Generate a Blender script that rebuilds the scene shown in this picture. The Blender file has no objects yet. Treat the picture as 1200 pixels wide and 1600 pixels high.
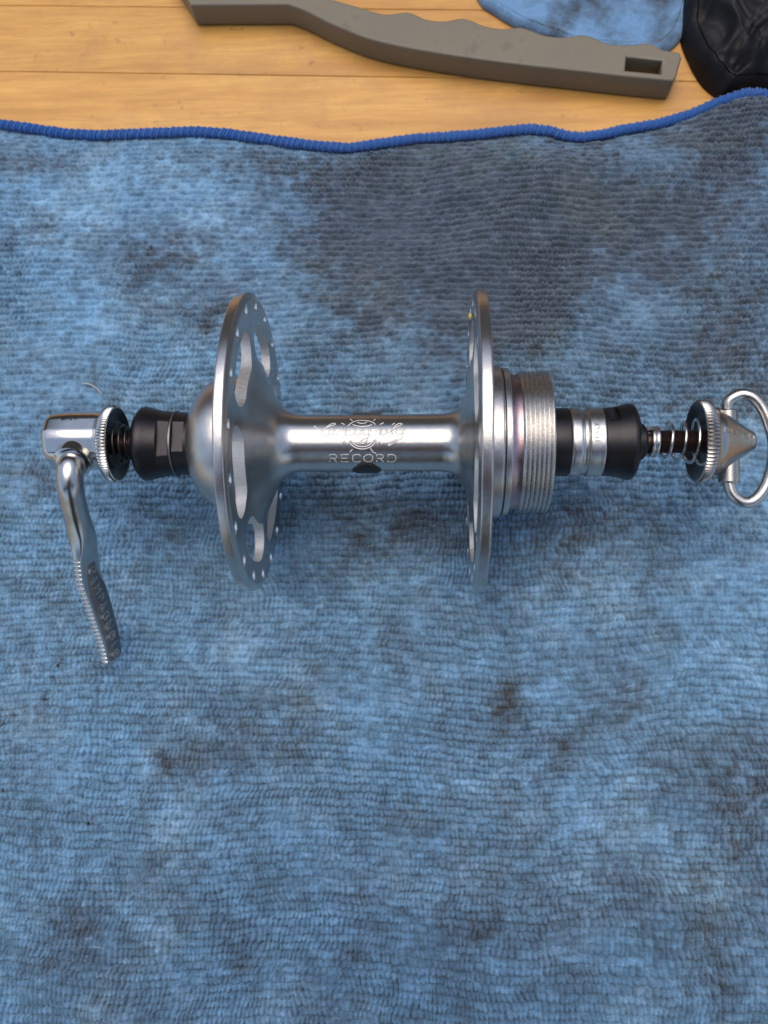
import bpy, bmesh, math, random
import numpy as np
from mathutils import Vector, Matrix
from math import radians, sin, cos, pi

random.seed(7)
rng = np.random.default_rng(7)
MM = 0.001
SC = bpy.context.scene
COL = SC.collection

# ------------------------------------------------------------------ camera
CAM_POS = Vector((10.2055, -55.7463, 220.7339)) * MM
CAM_ROT = Matrix(((0.99862953, 0.0, 0.05233596),
                  (0.01088126, 0.9781476, -0.20762676),
                  (-0.05119229, 0.20791169, 0.97680708)))
cam_d = bpy.data.cameras.new('camera')
cam = bpy.data.objects.new('camera', cam_d); COL.objects.link(cam)
cam.matrix_world = Matrix.Translation(CAM_POS) @ CAM_ROT.to_4x4()
cam_d.sensor_fit = 'VERTICAL'; cam_d.sensor_height = 36.0
cam_d.lens = 36.0 * 1350 / 1600
cam_d.clip_start = 0.001; cam_d.clip_end = 200
cam_d.dof.use_dof = True
cam_d.dof.focus_distance = 0.192
cam_d.dof.aperture_fstop = 30.375 / 1.35
SC.camera = cam

# ------------------------------------------------------------------ world, sun, exposure
SUN_ELEV = radians(79); SUN_AZ = radians(-14)      # azimuth measured from +Y, negative = to the left
w = bpy.data.worlds.new('World'); SC.world = w; w.use_nodes = True
nt = w.node_tree; nt.nodes.clear()
sky = nt.nodes.new('ShaderNodeTexSky'); sky.sky_type = 'NISHITA'; sky.sun_disc = False
sky.sun_elevation = SUN_ELEV; sky.sun_rotation = SUN_AZ
sky.air_density = 1.0; sky.dust_density = 2.4; sky.ozone_density = 0.0
bg = nt.nodes.new('ShaderNodeBackground'); bg.inputs[1].default_value = 0.15
out = nt.nodes.new('ShaderNodeOutputWorld')
nt.links.new(sky.outputs[0], bg.inputs[0]); nt.links.new(bg.outputs[0], out.inputs[0])
sun_d = bpy.data.lights.new('sun', 'SUN'); sun_d.energy = 1.15; sun_d.angle = radians(50)
sun_d.color = (1.0, 0.90, 0.77)
sun = bpy.data.objects.new('sun', sun_d); COL.objects.link(sun)
sd = Vector((sin(SUN_AZ) * cos(SUN_ELEV), cos(SUN_AZ) * cos(SUN_ELEV), sin(SUN_ELEV)))
sun.rotation_euler = sd.to_track_quat('Z', 'Y').to_euler()
SC.view_settings.view_transform = 'Standard'; SC.view_settings.look = 'None'
SC.view_settings.gamma = 1; SC.view_settings.exposure = 0.42

# ------------------------------------------------------------------ object helpers
def tag(o, label=None, cat=None, group=None, kind=None):
    if label: o['label'] = label
    if cat: o['category'] = cat
    if group: o['group'] = group
    if kind: o['kind'] = kind
    return o
def empty(name, loc, rot=(0, 0, 0), label=None, cat=None, group=None):
    o = bpy.data.objects.new(name, None); COL.objects.link(o)
    o.empty_display_size = 0.01
    o.location = Vector(loc) * MM; o.rotation_euler = rot
    return tag(o, label, cat, group)
def mesh_obj(name, vs, fs, mat, parent=None, smooth=True, ang=32, kind=None):
    me = bpy.data.meshes.new(name)
    me.from_pydata([(v[0] * MM, v[1] * MM, v[2] * MM) for v in vs], [], fs)
    me.validate(); me.update()
    return finish(name, me, mat, parent, smooth, ang, kind)
def finish(name, me, mat, parent=None, smooth=True, ang=32, kind=None):
    if smooth:
        me.polygons.foreach_set('use_smooth', [True] * len(me.polygons))
        me.set_sharp_from_angle(angle=radians(ang))
    if mat: me.materials.clear(); me.materials.append(mat)
    o = bpy.data.objects.new(name, me); COL.objects.link(o)
    o.parent = parent
    if kind: o['kind'] = kind
    return o
class MB:
    def __init__(s): s.v = []; s.f = []
    def add(s, vf):
        n = len(s.v); s.v += list(vf[0]); s.f += [tuple(i + n for i in f) for f in vf[1]]; return s
    def obj(s, name, mat, parent=None, **k): return mesh_obj(name, s.v, s.f, mat, parent, **k)

def fillet(pts, n=4):
    """pts: (x, r, f) with a corner radius f -> list of (x, r)"""
    out = []
    for i, p in enumerate(pts):
        f = p[2] if len(p) > 2 else 0
        if f <= 0 or i == 0 or i == len(pts) - 1: out.append((p[0], p[1])); continue
        P = Vector(p[:2]); A = Vector(pts[i - 1][:2]) - P; B = Vector(pts[i + 1][:2]) - P
        t = min(f, A.length * .48, B.length * .48)
        a = P + A.normalized() * t; b = P + B.normalized() * t
        for k in range(n + 1):
            u = k / n; q = a * (1 - u) ** 2 + P * 2 * u * (1 - u) + b * u * u
            out.append((q.x, q.y))
    return out
def lathe(prof, seg=96, cy=0, cz=0, mod=None, flats=None):
    """revolve (x, r) about the X axis; angle 0 faces +Z, 90 deg faces +Y"""
    vs = []; fs = []; rings = []
    for (x, r) in prof:
        if r < 1e-6:
            rings.append([len(vs)]); vs.append((x, cy, cz)); continue
        rg = []
        for k in range(seg):
            a = 2 * pi * k / seg
            rr = mod(x, r, a, k) if mod else r
            y, z = rr * sin(a), rr * cos(a)
            if flats:
                for (x0, x1, dist, adeg) in flats:
                    if x0 <= x <= x1:
                        n = (sin(radians(adeg)), cos(radians(adeg)))
                        q = y * n[0] + z * n[1]
                        if q > dist: y -= (q - dist) * n[0]; z -= (q - dist) * n[1]
            rg.append(len(vs)); vs.append((x, cy + y, cz + z))
        rings.append(rg)
    for A, B in zip(rings, rings[1:]):
        if len(A) == 1 and len(B) == 1: continue
        for k in range(seg):
            k2 = (k + 1) % seg
            if len(A) == 1: fs.append((A[0], B[k2], B[k]))
            elif len(B) == 1: fs.append((A[k], A[k2], B[0]))
            else: fs.append((A[k], A[k2], B[k2], B[k]))
    return vs, fs
def catmull(P, n=8):
    P = [Vector(p) for p in P]; Q = [P[0] * 2 - P[1]] + P + [P[-1] * 2 - P[-2]]; out = []
    for i in range(1, len(Q) - 2):
        a, b, c, d = Q[i - 1:i + 3]
        for k in range(n):
            t = k / n
            out.append(.5 * ((2 * b) + (c - a) * t + (2 * a - 5 * b + 4 * c - d) * t * t + (3 * b - a - 3 * c + d) * t ** 3))
    out.append(P[-1]); return out
def sweep(path, sect, n_hint=None, caps=True):
    """path: Vectors; sect(i, t) -> list of (u, v) offsets in the frame; n_hint(i, t) gives the v axis"""
    vs = []; fs = []; N = len(path); prev = None; m = None
    for i, p in enumerate(path):
        T = (path[min(i + 1, N - 1)] - path[max(i - 1, 0)]).normalized()
        if n_hint: h = Vector(n_hint(i, i / (N - 1)))
        else: h = prev if prev else (Vector((0, 0, 1)) if abs(T.z) < .9 else Vector((1, 0, 0)))
        v = (h - T * h.dot(T)).normalized(); u = v.cross(T).normalized(); prev = v
        S = sect(i, i / (N - 1)); m = len(S)
        for (a, b) in S: vs.append(tuple(p + u * a + v * b))
    for i in range(N - 1):
        for k in range(m):
            k2 = (k + 1) % m
            fs.append((i * m + k, i * m + k2, (i + 1) * m + k2, (i + 1) * m + k))
    if caps:
        fs.append(tuple(range(m - 1, -1, -1))); fs.append(tuple((N - 1) * m + k for k in range(m)))
    return vs, fs
def circ(r, n=16, ry=None):
    ry = ry or r
    return [(r * cos(2 * pi * k / n), ry * sin(2 * pi * k / n)) for k in range(n)]
def tube(path, r, n=14, **k):
    rf = r if callable(r) else (lambda t: r)
    return sweep(path, lambda i, t: circ(rf(t), n), **k)
def ellipsoid(c, r, nu=16, nv=10):
    vs = []; fs = []
    for i in range(nv + 1):
        a = pi * i / nv
        for k in range(nu):
            b = 2 * pi * k / nu
            vs.append((c[0] + r[0] * sin(a) * cos(b), c[1] + r[1] * sin(a) * sin(b), c[2] + r[2] * cos(a)))
    for i in range(nv):
        for k in range(nu):
            k2 = (k + 1) % nu; fs.append((i * nu + k, (i + 1) * nu + k, (i + 1) * nu + k2, i * nu + k2))
    return vs, fs

# ------------------------------------------------------------------ materials
def new_mat(name):
    m = bpy.data.materials.new(name); m.use_nodes = True
    n = m.node_tree; n.nodes.clear()
    b = n.nodes.new('ShaderNodeBsdfPrincipled'); o = n.nodes.new('ShaderNodeOutputMaterial')
    n.links.new(b.outputs[0], o.inputs[0])
    return m, n, b
def nd(n, t, **k):
    x = n.nodes.new(t)
    for a, v in k.items(): setattr(x, a, v)
    return x
def coords(n, scale=(1, 1, 1)):
    tc = nd(n, 'ShaderNodeTexCoord'); mp = nd(n, 'ShaderNodeMapping')
    mp.inputs['Scale'].default_value = tuple(1000 * s for s in scale)
    n.links.new(tc.outputs['Object'], mp.inputs['Vector']); return mp.outputs[0]
def noise(n, vec, scale, detail=4, rough=.55):
    x = nd(n, 'ShaderNodeTexNoise'); x.inputs['Scale'].default_value = scale
    x.inputs['Detail'].default_value = detail; x.inputs['Roughness'].default_value = rough
    n.links.new(vec, x.inputs['Vector']); return x.outputs['Fac']
def ramp(n, fac, stops):
    r = nd(n, 'ShaderNodeValToRGB'); e = r.color_ramp.elements
    while len(e) < len(stops): e.new(0.5)
    for el, (p, c) in zip(e, stops):
        el.position = p; el.color = (c[0], c[1], c[2], 1) if not isinstance(c, (int, float)) else (c, c, c, 1)
    n.links.new(fac, r.inputs[0]); return r.outputs[0]
def mixc(n, fac, a, b, mode='MIX'):
    x = nd(n, 'ShaderNodeMix', data_type='RGBA', blend_type=mode)
    for s, v in ((0, fac), (6, a), (7, b)):
        if isinstance(v, (int, float)): x.inputs[s].default_value = v
        elif isinstance(v, tuple): x.inputs[s].default_value = (*v, 1)
        else: n.links.new(v, x.inputs[s])
    return x.outputs[2]
def bump(n, b, h, strength=.3, dist=.0001, prev=None):
    x = nd(n, 'ShaderNodeBump'); x.inputs['Strength'].default_value = strength
    x.inputs['Distance'].default_value = dist
    n.links.new(h, x.inputs['Height'])
    if prev: n.links.new(prev, x.inputs['Normal'])
    n.links.new(x.outputs[0], b.inputs['Normal']); return x.outputs[0]
def metal(name, base, rough, dirt=(.1, .08, .06), dirt_amt=.35, rough_var=.12, scale=.35, streak=(1, 1, 1), metallic=1.0, pits=.25, streak_s=6.0, grain=1.0, fs=4.5):
    m, n, b = new_mat(name)
    v = coords(n); vs = coords(n, streak)
    big = noise(n, v, scale, 6, .65); fine = noise(n, v, fs, 5, .7); st = noise(n, vs, streak_s, 3, .6)
    col = mixc(n, ramp(n, big, [(.35, 0), (.75, 1)]), tuple(c * .88 for c in base), base)
    d = ramp(n, fine, [(.60, 0), (.78, 1)]); d2 = mixc(n, d, 0.0, dirt_amt) if False else d
    mm = nd(n, 'ShaderNodeMath', operation='MULTIPLY'); n.links.new(d, mm.inputs[0]); mm.inputs[1].default_value = dirt_amt
    col = mixc(n, mm.outputs[0], col, dirt)
    n.links.new(col, b.inputs['Base Color'])
    r = nd(n, 'ShaderNodeMath', operation='MULTIPLY_ADD')
    n.links.new(st, r.inputs[0]); r.inputs[1].default_value = rough_var * 2; r.inputs[2].default_value = rough - rough_var
    r2 = nd(n, 'ShaderNodeMath', operation='MULTIPLY_ADD'); n.links.new(big, r2.inputs[0]); r2.inputs[1].default_value = rough_var
    n.links.new(r.outputs[0], r2.inputs[2]); n.links.new(r2.outputs[0], b.inputs['Roughness'])
    b.inputs['Metallic'].default_value = metallic
    b.inputs['Specular IOR Level'].default_value = .5
    p = bump(n, b, st, pits, .00004 * grain); bump(n, b, fine, pits, .00005 * grain, p)
    return m
M = {}
M['alu'] = metal('polished_aluminium', (.62, .595, .56), .07, streak=(9, .6, .6), streak_s=2.6, dirt_amt=.65, pits=.5, grain=1.1, metallic=.95, rough_var=.05)
M['alu_wall'] = metal('cut_aluminium', (.74, .72, .69), .30, dirt_amt=.8, pits=1.0, grain=5.0, fs=1.7)
M['alu_cap'] = metal('worn_aluminium_cap', (.62, .59, .55), .15, streak=(9, .6, .6), streak_s=2.4, dirt_amt=.55, pits=.6, metallic=.95)
M['engrave'] = metal('engraved_groove', (.86, .85, .83), .55, dirt_amt=.1, metallic=.7)
M['hole_edge'] = metal('countersunk_edge', (.92, .91, .89), .16, dirt_amt=.1, pits=.2, metallic=.9)  # paler metal in the spoke holes, glint put into the colour
M['rod_edge'] = metal('engraving_shadow_edge', (.13, .12, .115), .7, dirt_amt=.3, metallic=.3)  # dark ribbon colour painting the shade along the engraved strokes
M['chrome'] = metal('chromed_steel', (.68, .66, .62), .12, dirt=(.10, .05, .03), dirt_amt=.4, rough_var=.07, pits=.18)
M['worn_chrome'] = metal('worn_chrome', (.60, .57, .53), .2, dirt=(.12, .08, .05), dirt_amt=.75, rough_var=.1, pits=.4, scale=.5)
M['nickel'] = metal('dull_nickel', (.42, .395, .365), .22, dirt=(.10, .06, .04), dirt_amt=.6, rough_var=.09, pits=.4)
M['black_steel'] = metal('black_oiled_steel', (.030, .029, .032), .30, dirt=(.02, .015, .01), dirt_amt=.6, metallic=.75, rough_var=.1, pits=.5)
M['ground_steel'] = metal('ground_steel', (.22, .22, .23), .36, dirt=(.05, .04, .04), dirt_amt=.5, streak=(1, 1, 9), pits=.7)
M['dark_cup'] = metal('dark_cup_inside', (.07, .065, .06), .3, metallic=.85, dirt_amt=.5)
M['rod'] = metal('greasy_dark_rod', (.055, .035, .03), .28, dirt=(.10, .015, .02), dirt_amt=.8, metallic=.7)
M['red_grease'] = metal('aluminium_under_red_grease', (.48, .34, .35), .22, dirt=(.30, .06, .09), dirt_amt=.8, pits=.5)
M['thread'] = metal('threaded_aluminium', (.70, .68, .65), .2, dirt=(.12, .10, .08), dirt_amt=.45, pits=.5)
M['washer'] = metal('zinc_washer', (.62, .60, .57), .22, dirt=(.08, .06, .03), dirt_amt=.7, pits=.5)
M['lever_face'] = metal('tarnished_lever_face', (.27, .265, .27), .26, dirt=(.02, .018, .018), dirt_amt=.9, rough_var=.1, pits=1.0, grain=5.0)
M['lever'] = metal('lever_chrome', (.60, .585, .565), .15, dirt=(.08, .05, .04), dirt_amt=.6, rough_var=.07, pits=.45)
M['spring'] = metal('spring_wire', (.72, .70, .67), .2, dirt_amt=.4, pits=.2)
M['clip'] = metal('blackened_clip', (.03, .03, .032), .4, metallic=.5, dirt_amt=.3)

def plain(name, col, rough, bumpy=0, scale=1, spec=.5, sheen=0):
    m, n, b = new_mat(name); v = coords(n)
    f = noise(n, v, scale, 5, .6)
    c = mixc(n, ramp(n, f, [(.3, 0), (.7, 1)]), tuple(x * .8 for x in col), tuple(min(1, x * 1.12) for x in col))
    n.links.new(c, b.inputs['Base Color']); b.inputs['Roughness'].default_value = rough
    b.inputs['Specular IOR Level'].default_value = spec
    if sheen: b.inputs['Sheen Weight'].default_value = sheen
    if bumpy: bump(n, b, noise(n, v, scale * 6, 4), bumpy, .0002)
    return m
M['grey_plastic'] = metal('grey_plastic', (.165, .142, .098), .40, dirt=(.065, .052, .032), dirt_amt=.8, metallic=0, scale=.05, fs=.11, pits=.3, grain=3)
M['blue_thread'] = plain('blue_overlock_thread', (.018, .10, .34), .7, .5, 1.2, .3, .25)
M['yellow'] = plain('yellow_paint', (.6, .5, .08), .5)
M['grit'] = plain('dark_grit', (.02, .017, .012), .8, .5, 2)
M['lint'] = plain('pale_lint', (.45, .45, .38), .9)
M['phone'] = plain('phone_body', (.02, .02, .022), .35)
M['jacket'] = plain('dark_jacket', (.022, .022, .026), .9, .3, .05)
M['trousers'] = plain('dark_trousers', (.03, .035, .05), .9)
M['skin'] = plain('skin', (.45, .26, .18), .55, .1, .1)
M['hair'] = plain('hair', (.03, .02, .012), .7)

# towel material: colours of dye, dirt and painted shade come from the mesh attribute 'dye'
def towel_mat(name, attr=True, base=(.13, .29, .5)):
    m, n, b = new_mat(name); v = coords(n)
    if attr:
        at = nd(n, 'ShaderNodeAttribute'); at.attribute_name = 'dye'; col = at.outputs['Color']
    else:
        f = noise(n, v, .06, 5, .6)
        col = mixc(n, ramp(n, f, [(.44, 0), (.64, 1)]), base, (.045, .055, .06))
    fz = noise(n, v, 3.2, 4, .75)
    col = mixc(n, ramp(n, fz, [(.25, 0), (.75, 1)]), mixc(n, .7, col, (0, 0, 0), 'MIX') if False else mixc(n, 1.0, col, (.60, .63, .68), 'MULTIPLY'), mixc(n, 1.0, col, (1.5, 1.46, 1.40), 'MULTIPLY'))
    n.links.new(col, b.inputs['Base Color'])
    b.inputs['Roughness'].default_value = .92; b.inputs['Specular IOR Level'].default_value = .25
    b.inputs['Sheen Weight'].default_value = .35; b.inputs['Sheen Roughness'].default_value = .45
    b.inputs['Sheen Tint'].default_value = (.8, .9, 1, 1)
    p = bump(n, b, noise(n, v, 5.0, 3, .7), .8, .0003)
    return m
M['towel'] = towel_mat('blue_microfibre_terry')
M['rag'] = towel_mat('pale_blue_suede_cloth', False, (.15, .29, .48))

def wood_mat():
    m, n, b = new_mat('varnished_table_wood')
    tc = nd(n, 'ShaderNodeTexCoord'); oi = nd(n, 'ShaderNodeObjectInfo')
    mp = nd(n, 'ShaderNodeMapping'); mp.inputs['Scale'].default_value = (1000, 1000, 1000)
    n.links.new(tc.outputs['Object'], mp.inputs[0])
    add = nd(n, 'ShaderNodeVectorMath', operation='ADD'); n.links.new(mp.outputs[0], add.inputs[0])
    cmb = nd(n, 'ShaderNodeCombineXYZ'); mu = nd(n, 'ShaderNodeMath', operation='MULTIPLY'); mu.inputs[1].default_value = 700
    n.links.new(oi.outputs['Random'], mu.inputs[0]); n.links.new(mu.outputs[0], cmb.inputs[0]); n.links.new(mu.outputs[0], cmb.inputs[2])
    n.links.new(cmb.outputs[0], add.inputs[1])
    st = nd(n, 'ShaderNodeVectorMath', operation='MULTIPLY'); st.inputs[1].default_value = (.09, 1, 1); n.links.new(add.outputs[0], st.inputs[0])
    v = st.outputs[0]; iso = add.outputs[0]
    g1 = noise(n, v, .10, 6, .65); g2 = noise(n, v, .7, 6, .75); blotch = noise(n, iso, .035, 5, .6); sp = noise(n, iso, .32, 3, .5)
    col = ramp(n, g1, [(.3, (.44, .21, .045)), (.5, (.59, .305, .07)), (.72, (.69, .39, .10))])
    col = mixc(n, ramp(n, g2, [(.42, 0), (.68, .6)]), col, (.42, .18, .04))
    col = mixc(n, ramp(n, blotch, [(.50, 0), (.70, .65)]), col, (.38, .18, .055))
    col = mixc(n, ramp(n, sp, [(.66, 0), (.76, .5)]), col, (.20, .09, .035))
    hs = nd(n, 'ShaderNodeHueSaturation'); va = nd(n, 'ShaderNodeMath', operation='MULTIPLY_ADD')
    n.links.new(oi.outputs['Random'], va.inputs[0]); va.inputs[1].default_value = .12; va.inputs[2].default_value = .94
    n.links.new(va.outputs[0], hs.inputs['Value']); n.links.new(col, hs.inputs['Color'])
    n.links.new(hs.outputs[0], b.inputs['Base Color'])
    b.inputs['Roughness'].default_value = .38
    bump(n, b, g2, .15, .0002)
    return m
M['wood'] = wood_mat()
M['wood_gap'] = plain('dark_joint', (.16, .075, .025), .8)
M['wall'] = plain('brown_render', (.13, .115, .10), .9, .4, .01)
M['paving'] = plain('grey_paving', (.19, .18, .165), .9, .4, .004)
def black_fabric():
    m, n, b = new_mat('black_nylon'); v = coords(n)
    b.inputs['Base Color'].default_value = (.005, .005, .006, 1); b.inputs['Roughness'].default_value = .6; b.inputs['Specular IOR Level'].default_value = .3
    bump(n, b, noise(n, v, .4, 5, .6), .3, .0006); return m
M['black_fabric'] = black_fabric()

# ------------------------------------------------------------------ numpy value noise
def vnoise(X, Y, scale, seed, oct=1, gain=.5):
    tot = np.zeros_like(X); amp = 1; norm = 0
    for o in range(oct):
        r = np.random.default_rng(seed + 31 * o); G = r.random((256, 256)) * 2 - 1
        gx = X / scale * 2 ** o + 1000.37 * (o + 1); gy = Y / scale * 2 ** o + 777.13 * (o + 1)
        ix = np.floor(gx).astype(int); iy = np.floor(gy).astype(int); fx = gx - ix; fy = gy - iy
        fx = fx * fx * (3 - 2 * fx); fy = fy * fy * (3 - 2 * fy)
        a = G[ix % 256, iy % 256]; b = G[(ix + 1) % 256, iy % 256]; c = G[ix % 256, (iy + 1) % 256]; d = G[(ix + 1) % 256, (iy + 1) % 256]
        tot += amp * ((a * (1 - fx) + b * fx) * (1 - fy) + (c * (1 - fx) + d * fx) * fy); norm += amp; amp *= gain
    return tot / norm * 1.6
def grid_mesh(name, X, Y, Z, mat, parent=None, color=None, kind=None):
    ny, nx = X.shape
    co = np.stack([X, Y, Z], -1).reshape(-1, 3).astype(np.float32) * MM
    i = (np.arange(ny - 1)[:, None] * nx + np.arange(nx - 1)[None]).ravel()
    q = np.stack([i, i + 1, i + nx + 1, i + nx], -1).astype(np.int32)
    me = bpy.data.meshes.new(name)
    me.vertices.add(len(co)); me.vertices.foreach_set('co', co.ravel())
    me.loops.add(q.size); me.loops.foreach_set('vertex_index', q.ravel())
    me.polygons.add(len(q)); me.polygons.foreach_set('loop_start', np.arange(0, q.size, 4, dtype=np.int32))
    me.update(calc_edges=True)
    me.polygons.foreach_set('use_smooth', np.ones(len(q), bool))
    if color is not None:
        a = me.attributes.new('dye', 'FLOAT_COLOR', 'POINT')
        c4 = np.ones((len(co), 4), np.float32); c4[:, :3] = color.reshape(-1, 3); a.data.foreach_set('color', c4.ravel())
    me.materials.append(mat)
    o = bpy.data.objects.new(name, me); COL.objects.link(o); o.parent = parent
    if kind: o['kind'] = kind
    return o
def smooth(t): t = np.clip(t, 0, 1); return t * t * (3 - 2 * t)

# ------------------------------------------------------------------ table
TZ = -4.5
table = empty('wooden_table', (0, 60, TZ - 30), label='varnished honey coloured plank tabletop under the blue towel', cat='table')
def plank(x0, x1, ya, yb, sl):
    """board between two seams; sl = slope of the seams"""
    vs = []; g = .045
    L = [(x0, ya + sl * x0 + g), (x1, ya + sl * x1 + g), (x1, yb + sl * x1 - g), (x0, yb + sl * x0 - g)]
    e = .2
    ins = [(x0 + e, ya + sl * x0 + g + e), (x1 - e, ya + sl * x1 + g + e), (x1 - e, yb + sl * x1 - g - e), (x0 + e, yb + sl * x0 - g - e)]
    for (x, y) in L: vs.append((x, y - 60, 0))
    for (x, y) in L: vs.append((x, y - 60, 29.75))
    for (x, y) in ins: vs.append((x, y - 60, 30))
    fs = [(3, 2, 1, 0), (8, 9, 10, 11)]
    for k in range(4):
        k2 = (k + 1) % 4; fs += [(k, k2, 4 + k2, 4 + k), (4 + k, 4 + k2, 8 + k2, 8 + k)]
    return mesh_obj('plank', vs, fs, M['wood'], table, smooth=False)
seams = [125.0 + 23.6 * k for k in range(-13, 5)]
for i, y in enumerate(seams[:-1]):
    off = {13: [(-420, 430)], 14: [(-420, 430)]}.get(i)
    cuts = [-420, -420 + 260 * ((i * .37) % 1) + 120, 430 - 240 * ((i * .61) % 1) - 60, 430]
    if i == 13: cuts = [-420, 215, 430]
    if i == 12: cuts = [-420, 430]
    if i == 14: cuts = [-420, -160, 210, 430]
    for a, b in zip(cuts, cuts[1:]): plank(a + .06, b - .06, y, seams[i + 1], -.047)
mb = MB(); X0, X1, Y0, Y1 = -419, 429, seams[0] + 22, seams[-1] - 22
mb.add(([(X0, Y0 - 60, -18), (X1, Y0 - 60, -18), (X1, Y1 - 60, -18), (X0, Y1 - 60, -18), (X0, Y0 - 60, -1), (X1, Y0 - 60, -1), (X1, Y1 - 60, -1), (X0, Y1 - 60, -1)],
        [(3, 2, 1, 0), (4, 5, 6, 7), (0, 1, 5, 4), (1, 2, 6, 5), (2, 3, 7, 6), (3, 0, 4, 7)]))
mb.obj('table_frame', M['wood_gap'], table, smooth=False)
for sx in (-385, 395):
    for sy in (Y0 + 30, Y1 - 30):
        l = MB(); h = 25
        l.add(([(sx + a * h, sy - 60 + b * h, z) for z in (-720, -18.5) for a, b in ((-1, -1), (1, -1), (1, 1), (-1, 1))],
               [(3, 2, 1, 0), (4, 5, 6, 7), (0, 1, 5, 4), (1, 2, 6, 5), (2, 3, 7, 6), (3, 0, 4, 7)]))
        l.obj('leg', M['wood'], table, smooth=False)
GZ = TZ - 30 - 720
mesh_obj('ground', [(-40000, -40000, GZ), (40000, -40000, GZ), (40000, 40000, GZ), (-40000, 40000, GZ)], [(0, 1, 2, 3)], M['paving'], None, smooth=False, kind='structure')
# unseen slab added behind the table to give the metal its brown upper reflection
mb = MB()
mb.add(([(x, y, z) for z in (GZ - 10, 1050) for x, y in ((-3200, 1450), (3200, 1450), (3200, 1700), (-3200, 1700))],
        [(3, 2, 1, 0), (4, 5, 6, 7), (0, 1, 5, 4), (1, 2, 6, 5), (2, 3, 7, 6), (3, 0, 4, 7)]))
mb.obj('wall', M['wall'], None, smooth=False, kind='structure')

# ------------------------------------------------------------------ towel
HEM = [(-118.2, 110.6), (-108.2, 108.8), (-98.3, 107.0), (-88.5, 106.1), (-78.9, 106.3), (-69.3, 106.5), (-59.7, 106.7), (-50.1, 105.8), (-40.5, 104.0), (-31.0, 102.3), (-21.6, 100.8), (-13.2, 100.0), (-2.9, 101.4), (6.4, 102.6), (15.6, 103.0), (24.9, 103.6), (34.1, 104.6), (39.6, 104.9), (45.1, 104.1), (49.6, 102.4), (54.1, 101.8), (59.6, 102.5), (66.9, 104.2), (76.0, 105.6), (85.2, 108.3), (92.6, 110.8), (99.9, 112.4), (104.3, 111.9), (106.8, 109.3)]
hx = np.array([p[0] for p in HEM]); hy = np.array([p[1] + .6 for p in HEM])
hx = np.concatenate([[-175, -150, -130], hx[:-1], [112, 130, 150, 170]]); hy = np.concatenate([[116, 114, 112], hy[:-1], [108, 103, 99, 97]])
def hem_y(x): return np.interp(x, hx, hy)
def nonuni(lo, a, b, hi, s, S):
    return np.concatenate([np.arange(lo, a, S), np.arange(a, b, s), np.arange(b, hi + S, S)])
xs = nonuni(-165, -124, 114, 160, .27, 1.0)
ts = nonuni(-185, -134, 0, 0, .27, 1.0)
ts = ts[ts <= 0]
vv = np.concatenate([np.arange(-185, -136, 1.0), np.arange(-136, 113, .27)])
V01 = (vv + 185) / (vv[-1] + 185)
Xg, Tg = np.meshgrid(xs, V01)
# rows follow the hem near the top and are straight at the bottom
Yraw = -185 + Tg * (112 + 185)
blend = smooth((Yraw + 20) / 130)
hh = hem_y(Xg)
hsm = 105 + (hh - 105)
Yg = -185 + Tg * (np.where(True, 105 + (hh - 105) * blend, 0) + 185) * 1.0
Yg = -185 + Tg * ((105 + (hh - 105) * blend) + 185)
del hsm, Yraw
# broad folds, running diagonally lower left to upper right
ca, sa = cos(radians(38)), sin(radians(38))
U = Xg * ca + Yg * sa; W = -Xg * sa + Yg * ca
fold = vnoise(U * .38, W, 24, 5, 3) * 1.7 + vnoise(Xg, Yg, 60, 8, 2) * 1.3
def ridge(x0, y0, x1, y1, wdt, h):
    L = math.hypot(x1 - x0, y1 - y0); dx, dy = (x1 - x0) / L, (y1 - y0) / L
    s = (Xg - x0) * dx + (Yg - y0) * dy; d = -(Xg - x0) * dy + (Yg - y0) * dx + 3 * np.sin(s / 14)
    return h * np.exp(-(d / wdt) ** 2) * smooth(s / L * 3 + .5) * smooth((L - s) / L * 3 + .5)
fold += ridge(62, -62, 20, -128, 5, 1.6) + ridge(78, -48, 62, -95, 6, -1.4) + ridge(-30, -90, -12, -128, 4, 1.3)
fold += ridge(10, 60, 60, 100, 6, 1.6) + ridge(40, 30, 95, 80, 7, -1.3) + ridge(-75, -20, -20, -75, 7, 1.0) + ridge(38, 20, 62, 62, 6, 1.5)
fold += ridge(72, -38, 34, -82, 7, -2.6) + ridge(88, -70, 60, -128, 8, 2.4) + ridge(66, 12, 36, -30, 7, 1.8) + ridge(20, -60, -20, -128, 8, -1.8) + ridge(-20, 70, 18, 104, 4, -1.3) + ridge(-100, -70, -60, -30, 5, .9) + ridge(-60, -110, 20, -95, 6, -1.1)
# the flanges press the pile down and the cloth sags round them
for fx, fy in ((-29.6, 0), (21, 0)):
    fold = fold * (1 - .8 * np.exp(-(((Xg - fx) / 16) ** 2 + ((Yg - fy) / 22) ** 2)))
fold = np.where(fold < -.9, -.9 + np.tanh(fold + .9) * .9, fold)
press = np.zeros_like(Xg)
for fx in (-29.6, 21):
    press += 1.3 * np.exp(-(((Xg - fx) / 11) ** 2 + ((Yg) / 17) ** 2)) - 1.1 * np.exp(-(((Xg - fx) / 2.4) ** 2 + ((Yg) / 9) ** 2))
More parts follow.
